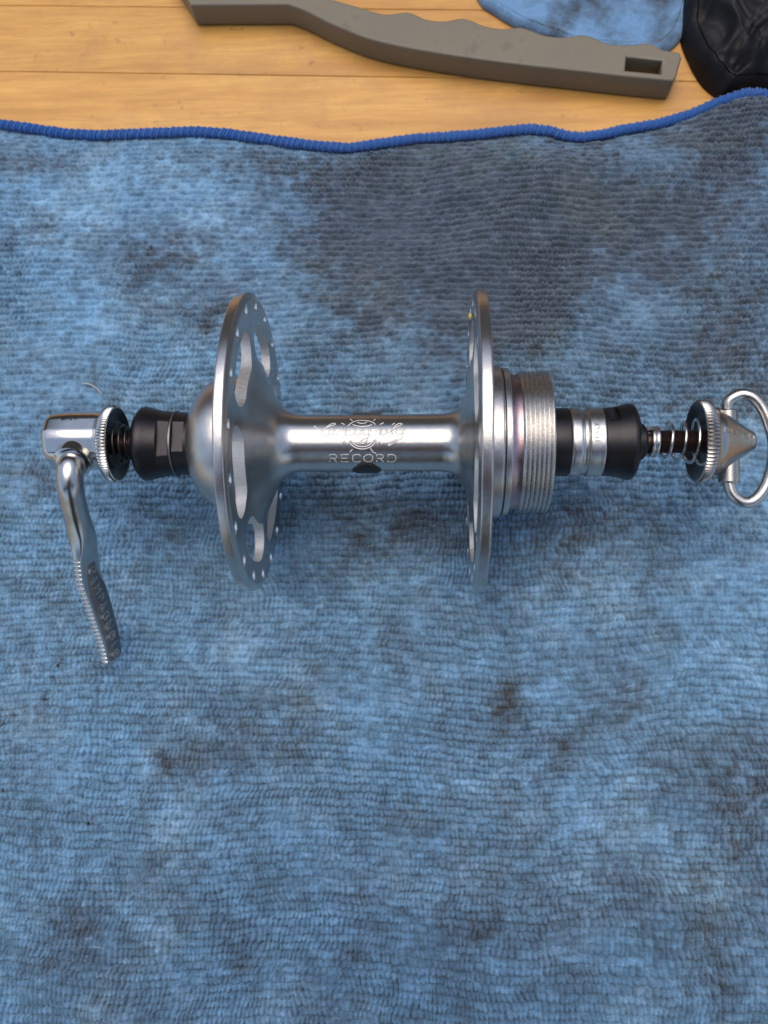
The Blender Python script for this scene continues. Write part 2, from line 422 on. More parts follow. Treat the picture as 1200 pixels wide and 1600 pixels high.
# ribs of terry loops
wx = vnoise(Xg, Yg, 15, 11, 3) * 1.5; wy = vnoise(Xg, Yg, 48, 12, 2) * 1.9 + vnoise(Xg, Yg, 4.5, 13, 2) * .30
rowp = 1.86; colp = 1.18
rv = (Yg + wy) / rowp; ri = np.floor(rv).astype(int); rf = rv - ri
H = np.random.default_rng(3).random((512, 512)); H2 = np.random.default_rng(4).random((512, 512)); RJ = np.random.default_rng(5).random(512)
cu = (Xg + wx + .35 * np.sin(rv * pi) * 0 + vnoise(Xg, Yg, 3.4, 15, 1) * .34) / colp + RJ[ri % 512] * .55; ci = np.floor(cu).astype(int); cf = cu - ci
hc = H[ri % 512, ci % 512]; hc2 = H2[ri % 512, ci % 512]
brushed = smooth(vnoise(Xg, Yg, 26, 21, 3) * .8 + .10 + (Yg - 10) / 120)       # where the loops lie matted flat
bead = np.sin(pi * np.clip(rf + (hc2 - .5) * .24, 0, 1)) ** .6
colm = np.sin(pi * np.clip(cf + (hc - .5) * .24, 0, 1)) ** .6
mat_ = smooth(vnoise(Xg, Yg, 11, 25, 3) * 1.3 - .15)                     # patches where the pile is felted and the loops vanish
jx = (hc - .5) * .22; jy = (hc2 - .5) * .22; sz = .90 + .16 * H[(ri + 91) % 512, (ci + 37) % 512]
dd = (np.abs(cf - .5 - jx) / (.52 * sz)) ** 2.3 + (np.abs(rf - .5 - jy) / (.54 * sz)) ** 2.6
dome = np.clip(1 - dd, 0, 1) ** .5 * (.72 + .45 * hc)
knit = bead * (.22 + .78 * colm * (1 - .72 * brushed) + .50 * brushed) * (.66 + .55 * hc) + .15 * colm * (1 - bead)
knit = dome * (1 - brushed) + knit * brushed
knit = knit * (1 - .38 * mat_) + .38 * mat_ * (.45 + .45 * vnoise(Xg, Yg, 1.5, 27, 3, .7))
fib = vnoise(Xg * .8, Yg, .55, 41, 2) * (.17 + .10 * brushed) + vnoise(Xg * 1.3, Yg * .6, 1.1, 42, 2) * (.12 + .10 * brushed) + vnoise(Xg * .3, Yg, 1.6, 43, 2) * .13 * brushed
edge_d = (105 + (hh - 105) * blend) + 0 - Yg
edge = hh - Yg
drop = -3.0 * (1 - smooth(edge / 17)) 
corner = 5.5 * np.exp(-(((Xg - 106) / 18) ** 2 + ((Yg - 108) / 14) ** 2))
amp = (1.75 - .55 * brushed) * smooth(edge / 3)
Zg = -1.0 + fold * smooth(edge / 14) + press + knit * amp - .5 + fib * .8 + drop + corner
Zg = np.where((np.abs(Yg) > 150) | (np.abs(Xg) > 140), np.minimum(Zg, .8), Zg)
Zg = np.maximum(Zg, TZ + .4)
zlow = -1.5 + fold * smooth(edge / 14) + press + drop + corner
# dye, dirt, and shade painted into the colour
STAINS_AND_SHADE = [(19.0, 73.6, 44.1, 23.1, 0.75), (47.5, 77.0, 30.5, 11.5, 0.5), (4.6, 94.1, 18.6, 7.7, 0.5), (93.1, 102.1, 18.6, 11.5, 0.9), (-24.8, 92.7, 15.3, 7.7, 0.45), (-9.2, 41.4, 10.2, 28.8, 0.35), (36.2, 48.3, 20.3, 11.5, 0.45), (77.4, 76.4, 15.3, 9.6, 0.5), (91.7, 32.9, 11.9, 23.1, 0.35), (-62.5, 69.2, 15.3, 9.6, 0.6), (-102.0, 73.9, 6.8, 5.8, 0.5), (-46.7, 47.5, 10.2, 7.7, 0.5), (-74.8, 59.5, 10.2, 7.7, 0.3), (-104.2, 96.7, 11.9, 4.8, 0.5), (-52.9, 95.4, 13.6, 5.8, 0.4), (29.1, -56.7, 4.4, 6.5, 1.0), (42.0, -48.0, 10.2, 5.8, 0.4), (54.3, -54.1, 8.5, 7.7, 0.4), (79.2, -76.5, 15.3, 17.3, 0.5), (84.6, -64.5, 8.5, 3.8, 0.5), (87.4, -88.0, 10.2, 17.3, 0.4), (53.8, -101.4, 10.2, 9.6, 0.4), (73.8, -113.5, 8.5, 9.6, 0.3), (-55.0, -72.5, 4.4, 2.7, 0.8), (-44.1, -70.8, 15.3, 7.7, 0.5), (-57.3, -66.3, 5.1, 5.8, 0.4), (-36.4, -62.9, 6.8, 5.8, 0.3), (-20.3, -59.6, 8.5, 11.5, 0.4), (-73.2, -111.4, 8.5, 5.8, 0.5), (-35.5, -116.2, 5.1, 5.8, 0.5), (-69.4, -118.4, 13.6, 7.7, 0.3), (14.7, -86.4, 10.2, 5.8, 0.4), (23.7, -107.8, 8.5, 7.7, 0.4), (32.9, -100.5, 8.5, 11.5, 0.35), (18.0, -66.9, 13.6, 5.8, 0.3), (6.8, -17.3, 42.4, 9.6, 0.5), (-5.0, -8.8, 25.4, 7.7, 0.5), (48.1, -8.8, 15.3, 9.6, 0.45), (-95.1, 1.8, 8.5, 3.8, 0.5), (-10.8, -51.7, 6.8, 3.8, 0.35), (-1.3, -38.8, 10.2, 5.8, 0.3)]
LIGHTS = [(-88.7, 50.0, 13.6, 19.2), (-9.1, 33.9, 13.6, 9.6), (58.7, 48.0, 10.2, 11.5), (53.1, 37.0, 8.5, 15.4), (-57.9, 85.2, 13.6, 11.5), (-81.2, 96.1, 10.2, 5.8), (-70.0, -71.2, 11.9, 11.5), (-7.5, -57.9, 10.2, 9.6), (41.8, -54.3, 10.2, 7.7), (80.8, -53.8, 10.2, 11.5), (-93.1, -19.2, 8.5, 7.7), (-28.1, 26.7, 6.8, 7.7), (58.6, 8.3, 10.2, 9.6), (-57.2, -42.4, 13.6, 11.5), (5.4, -73.1, 13.6, 11.5), (45.5, -82.9, 13.6, 11.5), (-16.2, -92.8, 13.6, 9.6), (69.4, 90.5, 15.3, 7.7)]
DOTS = [(-75.0, -87.7, 0.85), (-96.2, -80.0, 0.85), (-84.2, -44.6, 0.68), (-84.1, -47.5, 0.85), (-85.3, -49.2, 0.68), (-86.2, -52.7, 1.02), (-86.6, -52.1, 0.68), (-87.5, -56.4, 0.85), (-88.1, -57.6, 1.02), (-90.0, -59.7, 0.85), (-92.4, -60.8, 0.68), (-95.3, -61.9, 1.02), (-98.5, -63.7, 0.85), (-53.3, -64.7, 0.51), (-71.2, -67.3, 0.51), (-61.9, -104.5, 0.68), (-35.0, -119.7, 0.68), (-26.3, -27.4, 0.68), (29.1, -55.2, 1.36), (30.7, -57.5, 1.53), (29.8, -61.4, 1.36), (28.3, -58.8, 1.36), (26.7, -59.9, 1.36), (32.2, -60.6, 1.02), (-56.1, -72.5, 1.02), (-57.0, -71.0, 1.02), (-54.9, -73.7, 1.02)]
w1 = vnoise(Xg, Yg, 12, 61, 4, .6); w2 = vnoise(Xg, Yg, 5, 62, 4, .6); w3 = vnoise(Xg * .5, Yg, 2.2, 63, 3, .6)
w5 = vnoise(Xg, Yg, 1.3, 65, 2, .6)
grime_shade = np.clip(.15 + .09 * smooth((Yg + 20) / 60) + w1 * .24 + w2 * .16, 0, 1)
for (x0_, y0_, x1_, y1_, ww, k_) in ((70, -36, 30, -90, 6, .34), (88, -66, 70, -128, 8, .26), (62, 10, 40, -24, 6, .22), (14, -70, -14, -128, 6, .2), (62, 96, 20, 40, 9, .22)):  # diagonal bands: part dirt, part fold shade painted into the dye
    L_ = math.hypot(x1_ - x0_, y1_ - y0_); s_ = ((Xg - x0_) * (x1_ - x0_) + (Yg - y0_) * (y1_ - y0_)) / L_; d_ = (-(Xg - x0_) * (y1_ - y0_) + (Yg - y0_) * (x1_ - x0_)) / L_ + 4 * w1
    grime_shade = grime_shade + k_ * np.exp(-(d_ / ww) ** 2) * smooth(s_ / L_ * 4 + .5) * smooth((L_ - s_) / L_ * 4 + .5) * (.8 + .5 * w2)
for (x, y, a, b, wt) in STAINS_AND_SHADE:  # stains, plus hub shade painted as wide dark patches under the barrel
    d = ((Xg - x + w1 * 3) / (a * .95)) ** 2 + ((Yg - y + w2 * 3) / (b * .95)) ** 2
    wq = 1.35 if y > -10 else (.95 if wt < .8 else 1.3)
    grime_shade = grime_shade + wq * wt * np.exp(-d * (1.1 + .3 * w2)) * np.clip(.85 + .40 * w2 + .15 * w3, .1, 1.5) * (1 - .45 * grime_shade)
for (x, y, a, b) in LIGHTS:
    d = ((Xg - x + w1 * 4) / a) ** 2 + ((Yg - y + w2 * 4) / b) ** 2
    lk = .40 if (y > 30 and x > 0) else .62
    grime_shade = grime_shade * (1 - lk * np.exp(-d)) - .04 * np.exp(-d)
grime_shade = np.clip(grime_shade * (1 + .22 * w5 + .15 * w3) + w3 * .06 + (hc - .5) * .18 + .33 * smooth((Yg + 5) / 60) * smooth((Xg + 50) / 70) + .30 * np.exp(-(((Xg - 22 + w1 * 8) / 66) ** 2 + ((Yg - 68 + w1 * 8) / 38) ** 2)), 0, 1)
olive = np.clip(vnoise(Xg, Yg, 20, 71, 3) * 1.1 + .15, 0, 1)[..., None]
clean = np.array([.160, .325, .50]); pale = np.array([.275, .475, .66]); dirty = np.array([.056, .072, .096]); oliv = np.array([.068, .084, .088])
lt = np.clip(vnoise(Xg, Yg, 16, 81, 3, .6) * .7 + .3 * w2, 0, 1)[..., None]
colr = clean * (1 - lt) + pale * lt
dark = dirty * (1 - olive) + oliv * olive
g = (grime_shade ** .9)[..., None]
colr = colr * (1 - g * .95) + dark * g * .95
tuft = vnoise(Xg * .7, Yg * 1.2, 1.9, 95, 3, .65)[..., None]
colr = colr * (1 + .30 * tuft) + .018 * np.clip(tuft, 0, 1)
for (x, y, r) in DOTS:
    d = ((Xg - x) / r) ** 2 + ((Yg - y) / (r * .9)) ** 2
    k = (np.exp(-d * (1.6 + .8 * w3)) * .72)[..., None]; colr = colr * (1 - k) + np.array([.045, .045, .03]) * k
# snagged shiny filaments lying in some of the furrows
seg = smooth((vnoise(Xg, ri * 3.7, 7, 91, 2) - .55) * 6) * (RJ[(ri * 7) % 512] > .6) * smooth((np.abs(rf - .05) < .11) * 1.0)
seg = seg * smooth(vnoise(Xg, Yg, 30, 93, 2) * 2 + .6) * (.25 + .75 * smooth((15 - Yg) / 20))
colr = colr * (1 - .55 * seg[..., None]) + np.array([.36, .56, .85]) * .55 * seg[..., None]
Zg = Zg + seg * .22
colr = np.clip(colr, .01, 1)
towel = empty('microfibre_towel', (0, -20, 0), label='large grease stained blue microfibre towel with bright blue stitched hem', cat='towel')
tw = grid_mesh('terry_cloth', Xg, Yg + 20, Zg, M['towel'], towel, colr)
# sampling helper for things that sit on the towel
def towel_z(x, y):
    j = int(np.clip(np.searchsorted(xs, x), 0, len(xs) - 1)); i = int(np.clip(np.searchsorted(Yg[:, j], y), 0, Yg.shape[0] - 1))
    return float(zlow[i, j]) + .6
# hem: a folded rolled edge with overlock stitches wrapped round it
hpath = []
for x in np.arange(-160, 158, 1.0):
    zc = max(towel_z(x, float(hem_y(x)) - .6) - .5, towel_z(x, float(hem_y(x)) - 2.5) - .9, TZ + 1.4)
    hpath.append(Vector((x, float(hem_y(x)) + 20 - .2, zc + .1)))
hz = np.array([p.z for p in hpath]); k_ = np.ones(7) / 7; hz = np.convolve(np.pad(hz, 3, 'edge'), k_, 'valid')
for p, z in zip(hpath, hz): p.z = z
hemcore = sweep(hpath, lambda i, t: [(a * 1.25, b * .95) for a, b in circ(1, 12)], n_hint=lambda i, t: (0, 0, 1))
mesh_obj('hem', hemcore[0], hemcore[1], M['blue_thread'], towel)
st = MB(); L = 0; nxt = 0
for i in range(len(hpath) - 1):
    A, B = hpath[i], hpath[i + 1]; l = (B - A).length
    while nxt < L + l:
        p = A + (B - A) * ((nxt - L) / l); T = (B - A).normalized(); Nn = Vector((-T.y, T.x, 0)).normalized()
        ph = random.uniform(-.1, .1); ring = []
        for k in range(9):
            a = pi * (k / 8) * 1.25 - .32
            ring.append(p + Nn * (cos(a) * (1.2 + ph)) + Vector((0, 0, sin(a) * 1.05)) + T * (.55 * cos(a) + .1 * random.uniform(-1, 1)))
        for (dx, rr) in ((0, .54), (.9, .32)):
            q = [v + T * dx for v in ring]
            st.add(tube(q, lambda t: rr * (.75 + .25 * sin(pi * t)), 6))
        nxt += 1.85 * random.uniform(.85, 1.15)
    L += l
st.obj('hem_stitching', M['blue_thread'], towel, kind='stuff')

# small debris on the towel
for j, (x, y, r) in enumerate([(-75.0, -87.7, .62), (-96.2, -80.0, .6), (-88.1, -57.6, .5), (-85.3, -49.2, .45)]):
    z = towel_z(x, y) + .15
    v, f = ellipsoid((0, 0, 0), (r, r * .8, r * .6), 10, 6)
    v = [tuple(c * (1 + random.uniform(-.22, .22)) for c in p) for p in v]
    o = mesh_obj('grit_crumb', [(p[0], p[1], p[2]) for p in v], f, M['grit'], None); o.location = Vector((x, y, z)) * MM
    tag(o, ['dark crumb of grit alone on towel below the lever', 'brown crumb of grit at the left edge of towel', 'rusty crumb in the arc of brown specks, lower one', 'rusty crumb in the arc of brown specks, upper one'][j], 'crumb', 'crumbs of grit on the towel')
zz = [towel_z(-83 + k, 24.5) + .9 for k in range(7)]
lp = catmull([(-84.5, 26.6, zz[0] + .2), (-82.5, 26.4, zz[1] + .5), (-80.2, 25.2, zz[3] + .4), (-78.8, 23.6, zz[5] + .1)], 6)
v, f = tube(lp, .16, 6); o = mesh_obj('lint_strand', v, f, M['lint'], None)
tag(o, 'pale curled lint strand on towel above the lever head', 'lint')

# ------------------------------------------------------------------ hub
AX = 33.5; TILT = radians(12)
hub = empty('bicycle_hub', (0, 0, AX), (TILT, 0, 0), label='polished high flange rear bicycle hub with drilled flanges and engraved barrel', cat='bicycle hub')
SEG = 168
def depsgraph_mesh(o):
    dg = bpy.context.evaluated_depsgraph_get(); return bpy.data.meshes.new_from_object(o.evaluated_get(dg))
def bean(phi, r0, arc, wid, x0, x1, n=9):
    """elongated lightening hole following the circle r0"""
    half = (arc - wid) / 2 / r0; pts = []
    for k in range(n): pts.append((r0 + wid / 2 * (1 - .10 * 0), -half + 2 * half * k / (n - 1)))
    for k in range(1, n):
        a = pi * k / n; pts.append((r0 + wid / 2 * cos(a), half + wid / 2 * sin(a) / r0))
    for k in range(n): pts.append((r0 - wid / 2, half - 2 * half * k / (n - 1)))
    for k in range(1, n):
        a = pi * k / n; pts.append((r0 - wid / 2 * cos(a), -half - wid / 2 * sin(a) / r0))
    m = len(pts); vs = []
    for x in (x0, x1):
        for (r, a) in pts: vs.append((x, r * cos(phi + a), r * sin(phi + a)))
    fs = [tuple(range(m - 1, -1, -1)), tuple(range(m, 2 * m))] + [(k, (k + 1) % m, m + (k + 1) % m, m + k) for k in range(m)]
    return vs, fs
def spoke_hole(phi, r0, rad, x0, x1):
    n = 14; cy, cz = r0 * cos(phi), r0 * sin(phi); vs = []; fs = []
    prof = [(x0 - 1, rad * 1.9), (x0, rad * 1.3), (x0 + .28, rad), (x1 - .28, rad), (x1, rad * 1.3), (x1 + 1, rad * 1.9)]
    for (x, r) in prof:
        for k in range(n): vs.append((x, cy + r * cos(2 * pi * k / n), cz + r * sin(2 * pi * k / n)))
    for i in range(len(prof) - 1):
        for k in range(n): fs.append((i * n + k, i * n + (k + 1) % n, (i + 1) * n + (k + 1) % n, (i + 1) * n + k))
    fs.append(tuple(range(n - 1, -1, -1))); fs.append(tuple(range((len(prof) - 1) * n, len(prof) * n)))
    return vs, fs
def make_flange(prof, inner, outer, phase, ring_phase, label=None):
    """inner, outer: x of the two web faces"""
    v, f = lathe(prof, SEG)
    body = mesh_obj('tmp_body', v, f, M['alu'], None, smooth=False)
    bm = bmesh.new(); bm.from_mesh(body.data); bmesh.ops.recalc_face_normals(bm, faces=bm.faces); bm.to_mesh(body.data); bm.free()
    c = MB(); lo, hi = min(inner, outer), max(inner, outer)
    for k in range(6): c.add(bean(radians(phase + 60 * k), 22.6, 19.5, 8.6, lo - 8, hi + 8))
    nb = len(c.f)
    for k in range(18): c.add(spoke_hole(radians(ring_phase + 20 * k), 30.4, 1.0, lo, hi))
    cut = c.obj('tmp_cut', M['alu_wall'], None, smooth=False)
    bm = bmesh.new(); bm.from_mesh(cut.data); bmesh.ops.recalc_face_normals(bm, faces=bm.faces); bm.to_mesh(cut.data); bm.free()
    cut.data.materials.append(M['hole_edge'])
    for p in cut.data.polygons: p.material_index = 1 if p.index >= nb else 0
    md = body.modifiers.new('b', 'BOOLEAN'); md.operation = 'DIFFERENCE'; md.object = cut; md.solver = 'EXACT'; md.material_mode = 'TRANSFER'
    bpy.context.view_layer.update()
    me = depsgraph_mesh(body); me.name = 'flange'
    mats = [m for m in me.materials]
    bpy.data.objects.remove(cut); bpy.data.objects.remove(body)
    me.polygons.foreach_set('use_smooth', [True] * len(me.polygons)); me.set_sharp_from_angle(angle=radians(28))
    if len(mats) < 2: me.materials.clear(); me.materials.append(M['alu'])
    o = bpy.data.objects.new('flange', me); COL.objects.link(o); o.parent = hub
    if label: o['label'] = label
    # a fine bevel catches the light on the hole rims
    bv = o.modifiers.new('bevel', 'BEVEL'); bv.width = .00016; bv.segments = 1; bv.limit_method = 'ANGLE'; bv.angle_limit = radians(40); bv.harden_normals = True
    return o
BR = 6.45
# left flange, inner face on its right
LI, LO = -28.55, -30.9
prof = fillet([(LO - .6, 0), (LO - .6, 13.5), (LO + .4, 15.5, 1), (LO + .4, 31, .5), (LO + .2, 31.6, .3), (LO - .15, 32.6, .3), (LO + .15, 33.35, .25), (LI - .35, 33.45, .35), (LI - .05, 32.5, .3), (LI + .25, 31.9, .2), (LI, 27, 1), (LI + .3, 18.5, 3), (-26.4, 14.2, 2.4), (-24.4, 10.0, 1.6), (-22.8, 7.9, 1.5), (-20.6, 6.75, 1.5), (-18.6, BR, .8), (-17.6, BR)], 5) + [(-17.6, 0)]
fl = make_flange(prof, LI, LO, 50, 8, 'left flange with the domed bearing cup behind it')
# right flange
RI, RO = 19.75, 22.1
prof = fillet([(12.2, 0), (12.2, BR), (13.2, BR, .8), (15.1, 6.8, 1.5), (16.8, 7.9, 1.5), (18.0, 10.0, 1.6), (19.2, 14.6, 2.4), (RI - .2, 19, 3), (RI, 27, 1), (RI - .2, 31.9, .2), (RI + .05, 32.5, .3), (RI + .3, 33.35, .35), (RO + .05, 33.45, .35), (RO + .3, 32.6, .3), (RO - .1, 31.4, .3), (RO - .35, 31, .5), (RO - .35, 17.6, 1), (RO + .4, 16.8)], 5) + [(RO + .4, 0)]
fr = make_flange(prof, RI, RO, 60, 14, 'right flange beside the freewheel thread')
v, f = lathe([(-17.6, BR), (-12, BR - .02), (0, BR - .03), (8, BR - .02), (12.2, BR)], SEG)
barrel = mesh_obj('barrel', v, f, M['alu'], hub)
# engraving: shallow bright strokes on the barrel
STROKES = [[(-15.12, 31.6), (-14.5, 26.6), (-13.53, 22.7), (-12.83, 24.5), (-12.05, 31.5), (-11.27, 36.8), (-10.61, 37.9), (-10.5, 35.1), (-11.0, 32.5), (-11.92, 29.9), (-12.72, 25.7), (-13.16, 20.3), (-13.07, 14.3), (-12.66, 10.6), (-12.19, 10.3), (-11.73, 13.6)], [(-10.59, 22.5), (-11.3, 24.5), (-11.68, 20.3), (-11.73, 14.2), (-11.37, 10.9), (-10.9, 13.1), (-10.43, 23.2), (-10.67, 14.2), (-10.38, 11.5), (-9.96, 13.0)], [(-9.96, 13.0), (-9.42, 23.6), (-9.72, 10.9)], [(-9.63, 17.4), (-8.95, 24.3), (-8.71, 22.0), (-9.02, 11.3)], [(-8.86, 18.5), (-8.25, 24.3), (-7.93, 21.9), (-8.27, 11.2), (-7.74, 13.4)], [(-7.14, 24.7), (-7.73, 10.8), (-8.42, -0.7)], [(-7.4, 19.1), (-6.72, 24.2), (-6.24, 21.8), (-6.4, 14.0), (-6.91, 10.7), (-7.34, 13.4)], [(-4.84, 22.9), (-5.55, 24.6), (-6.04, 19.1), (-5.98, 12.4), (-5.51, 10.7), (-5.0, 15.0), (-4.61, 24.1), (-4.81, 12.8), (-4.39, 11.5)], [(-3.08, 22.9), (-3.79, 24.5), (-4.17, 19.4), (-4.11, 12.8), (-3.64, 11.0), (-3.06, 16.0), (-2.69, 24.0), (-3.12, 6.3), (-3.86, -4.0), (-4.57, -6.1), (-4.8, -1.9), (-4.1, 3.2), (-2.47, 10.6)], [(-1.33, 23.9), (-1.72, 11.0)], [(-1.5, 17.1), (-0.91, 23.9), (-0.57, 21.6), (-0.79, 11.3), (-0.32, 13.1)], [(0.54, 23.4), (-0.15, 21.5), (-0.37, 15.2), (-0.02, 10.9), (0.68, 13.0), (0.97, 18.7), (0.54, 23.4)], [(1.26, 13.6), (2.18, 23.8), (3.09, 33.7), (3.79, 37.0), (4.26, 35.0), (3.8, 31.6), (2.87, 27.3), (2.19, 19.1), (2.08, 12.5), (2.55, 11.0)], [(3.81, 25.6), (3.12, 21.4), (2.94, 14.7), (3.36, 10.7), (4.17, 13.5), (4.52, 20.2), (4.04, 25.6), (4.56, 21.3), (5.33, 24.1)], [(4.63, 21.3), (4.52, 12.4), (4.3, 5.0), (3.37, 2.9), (2.2, -1.1), (1.27, -8.3), (1.62, -9.2), (2.67, -2.6), (4.3, 4.4)], [(-7.69, 30.4), (-6.8, 40.0), (-5.66, 45.3), (-4.48, 46.2), (-3.05, 43.8), (-2.09, 39.1), (-1.6, 34.0)], [(-7.25, 0.3), (-6.91, -7.0), (-5.98, -13.3), (-4.58, -16.5), (-3.18, -14.4), (-2.0, -8.2), (-1.29, 2.1)], [(-6.95, 1.3), (-6.44, -4.9), (-5.51, -10.2), (-4.34, -11.9), (-3.17, -9.8), (-2.23, -4.1), (-1.71, 3.2)], [(-6.65, 34.3), (-5.57, 30.8), (-4.16, 29.7), (-2.99, 31.5), (-2.42, 34.6)], [(-5.63, 40.5), (-4.9, 37.6), (-4.08, 37.5), (-3.51, 41.3)], [(-7.24, 50.7), (-6.72, 44.7)], [(-1.67, 50.2), (-2.11, 44.4)], [(-9.15, 38.7), (-8.37, 34.4)], [(0.15, 39.0), (-0.66, 34.0)], [(2.04, 32.5), (2.61, 37.9)], [(-9.2, -5.5), (-8.31, -0.7)], [(-0.13, -6.2), (-0.83, -1.0)], [(-6.57, -16.4), (-7.18, -22.4)], [(-2.71, -14.4), (-2.14, -22.6), (-1.45, -25.2)], [(-11.8, -44.4), (-11.67, -27.6), (-10.5, -27.6), (-10.16, -29.9), (-10.18, -33.7), (-10.55, -36.1), (-11.68, -36.1)], [(-10.91, -36.1), (-10.26, -44.5)], [(-7.49, -27.7), (-9.08, -27.7), (-9.2, -44.5), (-7.59, -44.6)], [(-9.13, -35.7), (-7.84, -35.7)], [(-4.87, -30.1), (-5.21, -27.8), (-6.15, -27.8), (-6.58, -30.7), (-6.69, -40.6), (-6.32, -44.6), (-5.3, -44.7), (-4.93, -42.0)], [(-3.45, -27.9), (-2.75, -27.9), (-2.24, -31.4), (-2.23, -39.4), (-2.78, -44.8), (-3.65, -44.7), (-4.12, -39.9), (-4.08, -32.0), (-3.45, -27.9)], [(-1.36, -44.8), (-1.29, -27.9), (-0.22, -28.0), (0.13, -30.3), (0.12, -34.1), (-0.24, -36.5), (-1.28, -36.4)], [(-0.55, -36.5), (0.12, -44.9)], [(1.14, -28.0), (2.29, -28.1), (2.82, -31.5), (2.84, -40.1), (2.26, -44.9), (1.09, -44.9), (1.14, -28.0)]]
def engrave(paths, wdt, parent, name, R, mt='engrave'):
    mb = MB()
    for P in paths:
        P = [Vector((x, R * radians(a), 0)) for x, a in P]
        if len(P) > 4 and paths is not None and len(paths) > 20: P = catmull(P, 4)
        n = len(P); vs = []
        for i, p in enumerate(P):
            T = (P[min(i + 1, n - 1)] - P[max(i - 1, 0)]); T = T.normalized() if T.length > 0 else Vector((1, 0, 0))
            N_ = Vector((-T.y, T.x, 0)) * wdt / 2
            for q, h in ((p - N_, .0), (p - N_ * .5, .035), (p + N_ * .5, .035), (p + N_, .0)):
                a = q.y / R; vs.append((q.x, (R - .01 + h) * sin(a), (R - .01 + h) * cos(a)))
        fs = [(i * 4 + k, i * 4 + k + 1, i * 4 + k + 5, i * 4 + k + 4) for i in range(n - 1) for k in range(3)]
        mb.add((vs, fs))
    return mb.obj(name, M[mt], parent, ang=80)
engrave(STROKES[:28 + 1], .25, barrel, 'script_engraving', BR - .0)
engrave(STROKES[29:], .27, barrel, 'capital_engraving', BR - .0)
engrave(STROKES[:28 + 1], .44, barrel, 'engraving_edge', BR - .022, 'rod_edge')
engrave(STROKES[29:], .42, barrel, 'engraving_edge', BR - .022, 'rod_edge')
# oil hole clip wrapped round the back of the barrel
mb = MB(); R0, R1 = BR + .03, BR + .42; prf = []
cx, hw = -3.75, 3.25; rows = []
n = 46
for i in range(n + 1):
    a = 84 + (360 - 84 - 47) * i / n               # degrees, from top edge round the back to the nose
    d = a - 313 + 0.0                               # negative before the nose
    if a < 288: h = hw
    else:
        t = (a - 288) / (313 - 288); h = hw * math.sqrt(max(0.0, 1 - t)) if t < 1 else 0.05
    if 266 < a < 288: h = hw * (.55 + .45 * (a - 266) / 22)
    elif a <= 266: h = hw * (.55 if a > 140 else .55 + .45 * min(1, (140 - a) / 40))
    rows.append((radians(a), max(h, .12)))
for (a, h) in rows:
    for R_, s_ in ((R0, 1), (R1, .97)):
        for u in (-1, -.5, 0, .5, 1): mb.v.append((cx + h * s_ * u, R_ * sin(a), R_ * cos(a)))
for i in range(n):
    b0, b1 = i * 10, (i + 1) * 10
    for k in range(4):
        mb.f.append((b0 + 5 + k, b0 + 6 + k, b1 + 6 + k, b1 + 5 + k)); mb.f.append((b0 + k, b1 + k, b1 + k + 1, b0 + k + 1))
    mb.f.append((b0, b0 + 5, b1 + 5, b1)); mb.f.append((b0 + 4, b1 + 4, b1 + 9, b0 + 9))
for b0 in (0, n * 10):
    for k in range(4): mb.f.append((b0 + k, b0 + k + 1, b0 + k + 6, b0 + k + 5))
mb.obj('oil_hole_clip', M['clip'], hub, ang=50)
# left bearing cup
v, f = lathe(fillet([(LO - .4, 15.4), (-33.0, 15.25, 1), (-36.5, 14.9, 2), (-39.6, 13.6, 2.5), (-42.0, 11.0, 2.0), (-43.3, 8.2, .5), (-43.3, 6.0, .2), (-42.2, 5.6)], 5), SEG)
mesh_obj('bearing_cup', v, f, M['alu_cap'], hub)
# left cone, washer and locknut
fla = [(-50.2, -47.55, 6.25, 6), (-50.2, -47.55, 6.25, 186), (-46.75, -44.2, 6.3, 10), (-46.75, -44.2, 6.3, 190)]
v, f = lathe(fillet([(-41.5, 7.1), (-44.15, 7.15), (-44.2, 7.15), (-44.21, 7.15), (-46.74, 7.2), (-46.76, 7.2), (-47.0, 7.1)], 2), 160, flats=fla)
mesh_obj('bearing_cone', v, f, M['black_steel'], hub, ang=18)
v, f = lathe([(-46.9, 5), (-46.9, 7.35), (-46.95, 7.5), (-47.3, 7.5), (-47.35, 7.35), (-47.35, 5)], 96)
mesh_obj('lock_washer', v, f, M['ground_steel'], hub)
v, f = lathe(fillet([(-47.3, 7.25), (-47.54, 7.3), (-47.55, 7.3), (-47.56, 7.3), (-50.19, 7.5), (-50.21, 7.52), (-50.3, 7.5), (-52.2, 7.95, 1), (-53.8, 8.42, .8), (-54.9, 8.42, .3), (-55.9, 7.3, .3), (-56.1, 5.6, .2), (-56.1, 2.4)], 3), 160, flats=fla)
mesh_obj('locknut', v, f, M['black_steel'], hub, ang=18)
v, f = lathe([(-56.2, 0), (-57.1, 0), (-57.1, 4.2), (-56.9, 4.5), (-56.0, 4.5)][::-1], 64)
mesh_obj('axle_end', v, f, M['black_steel'], hub)
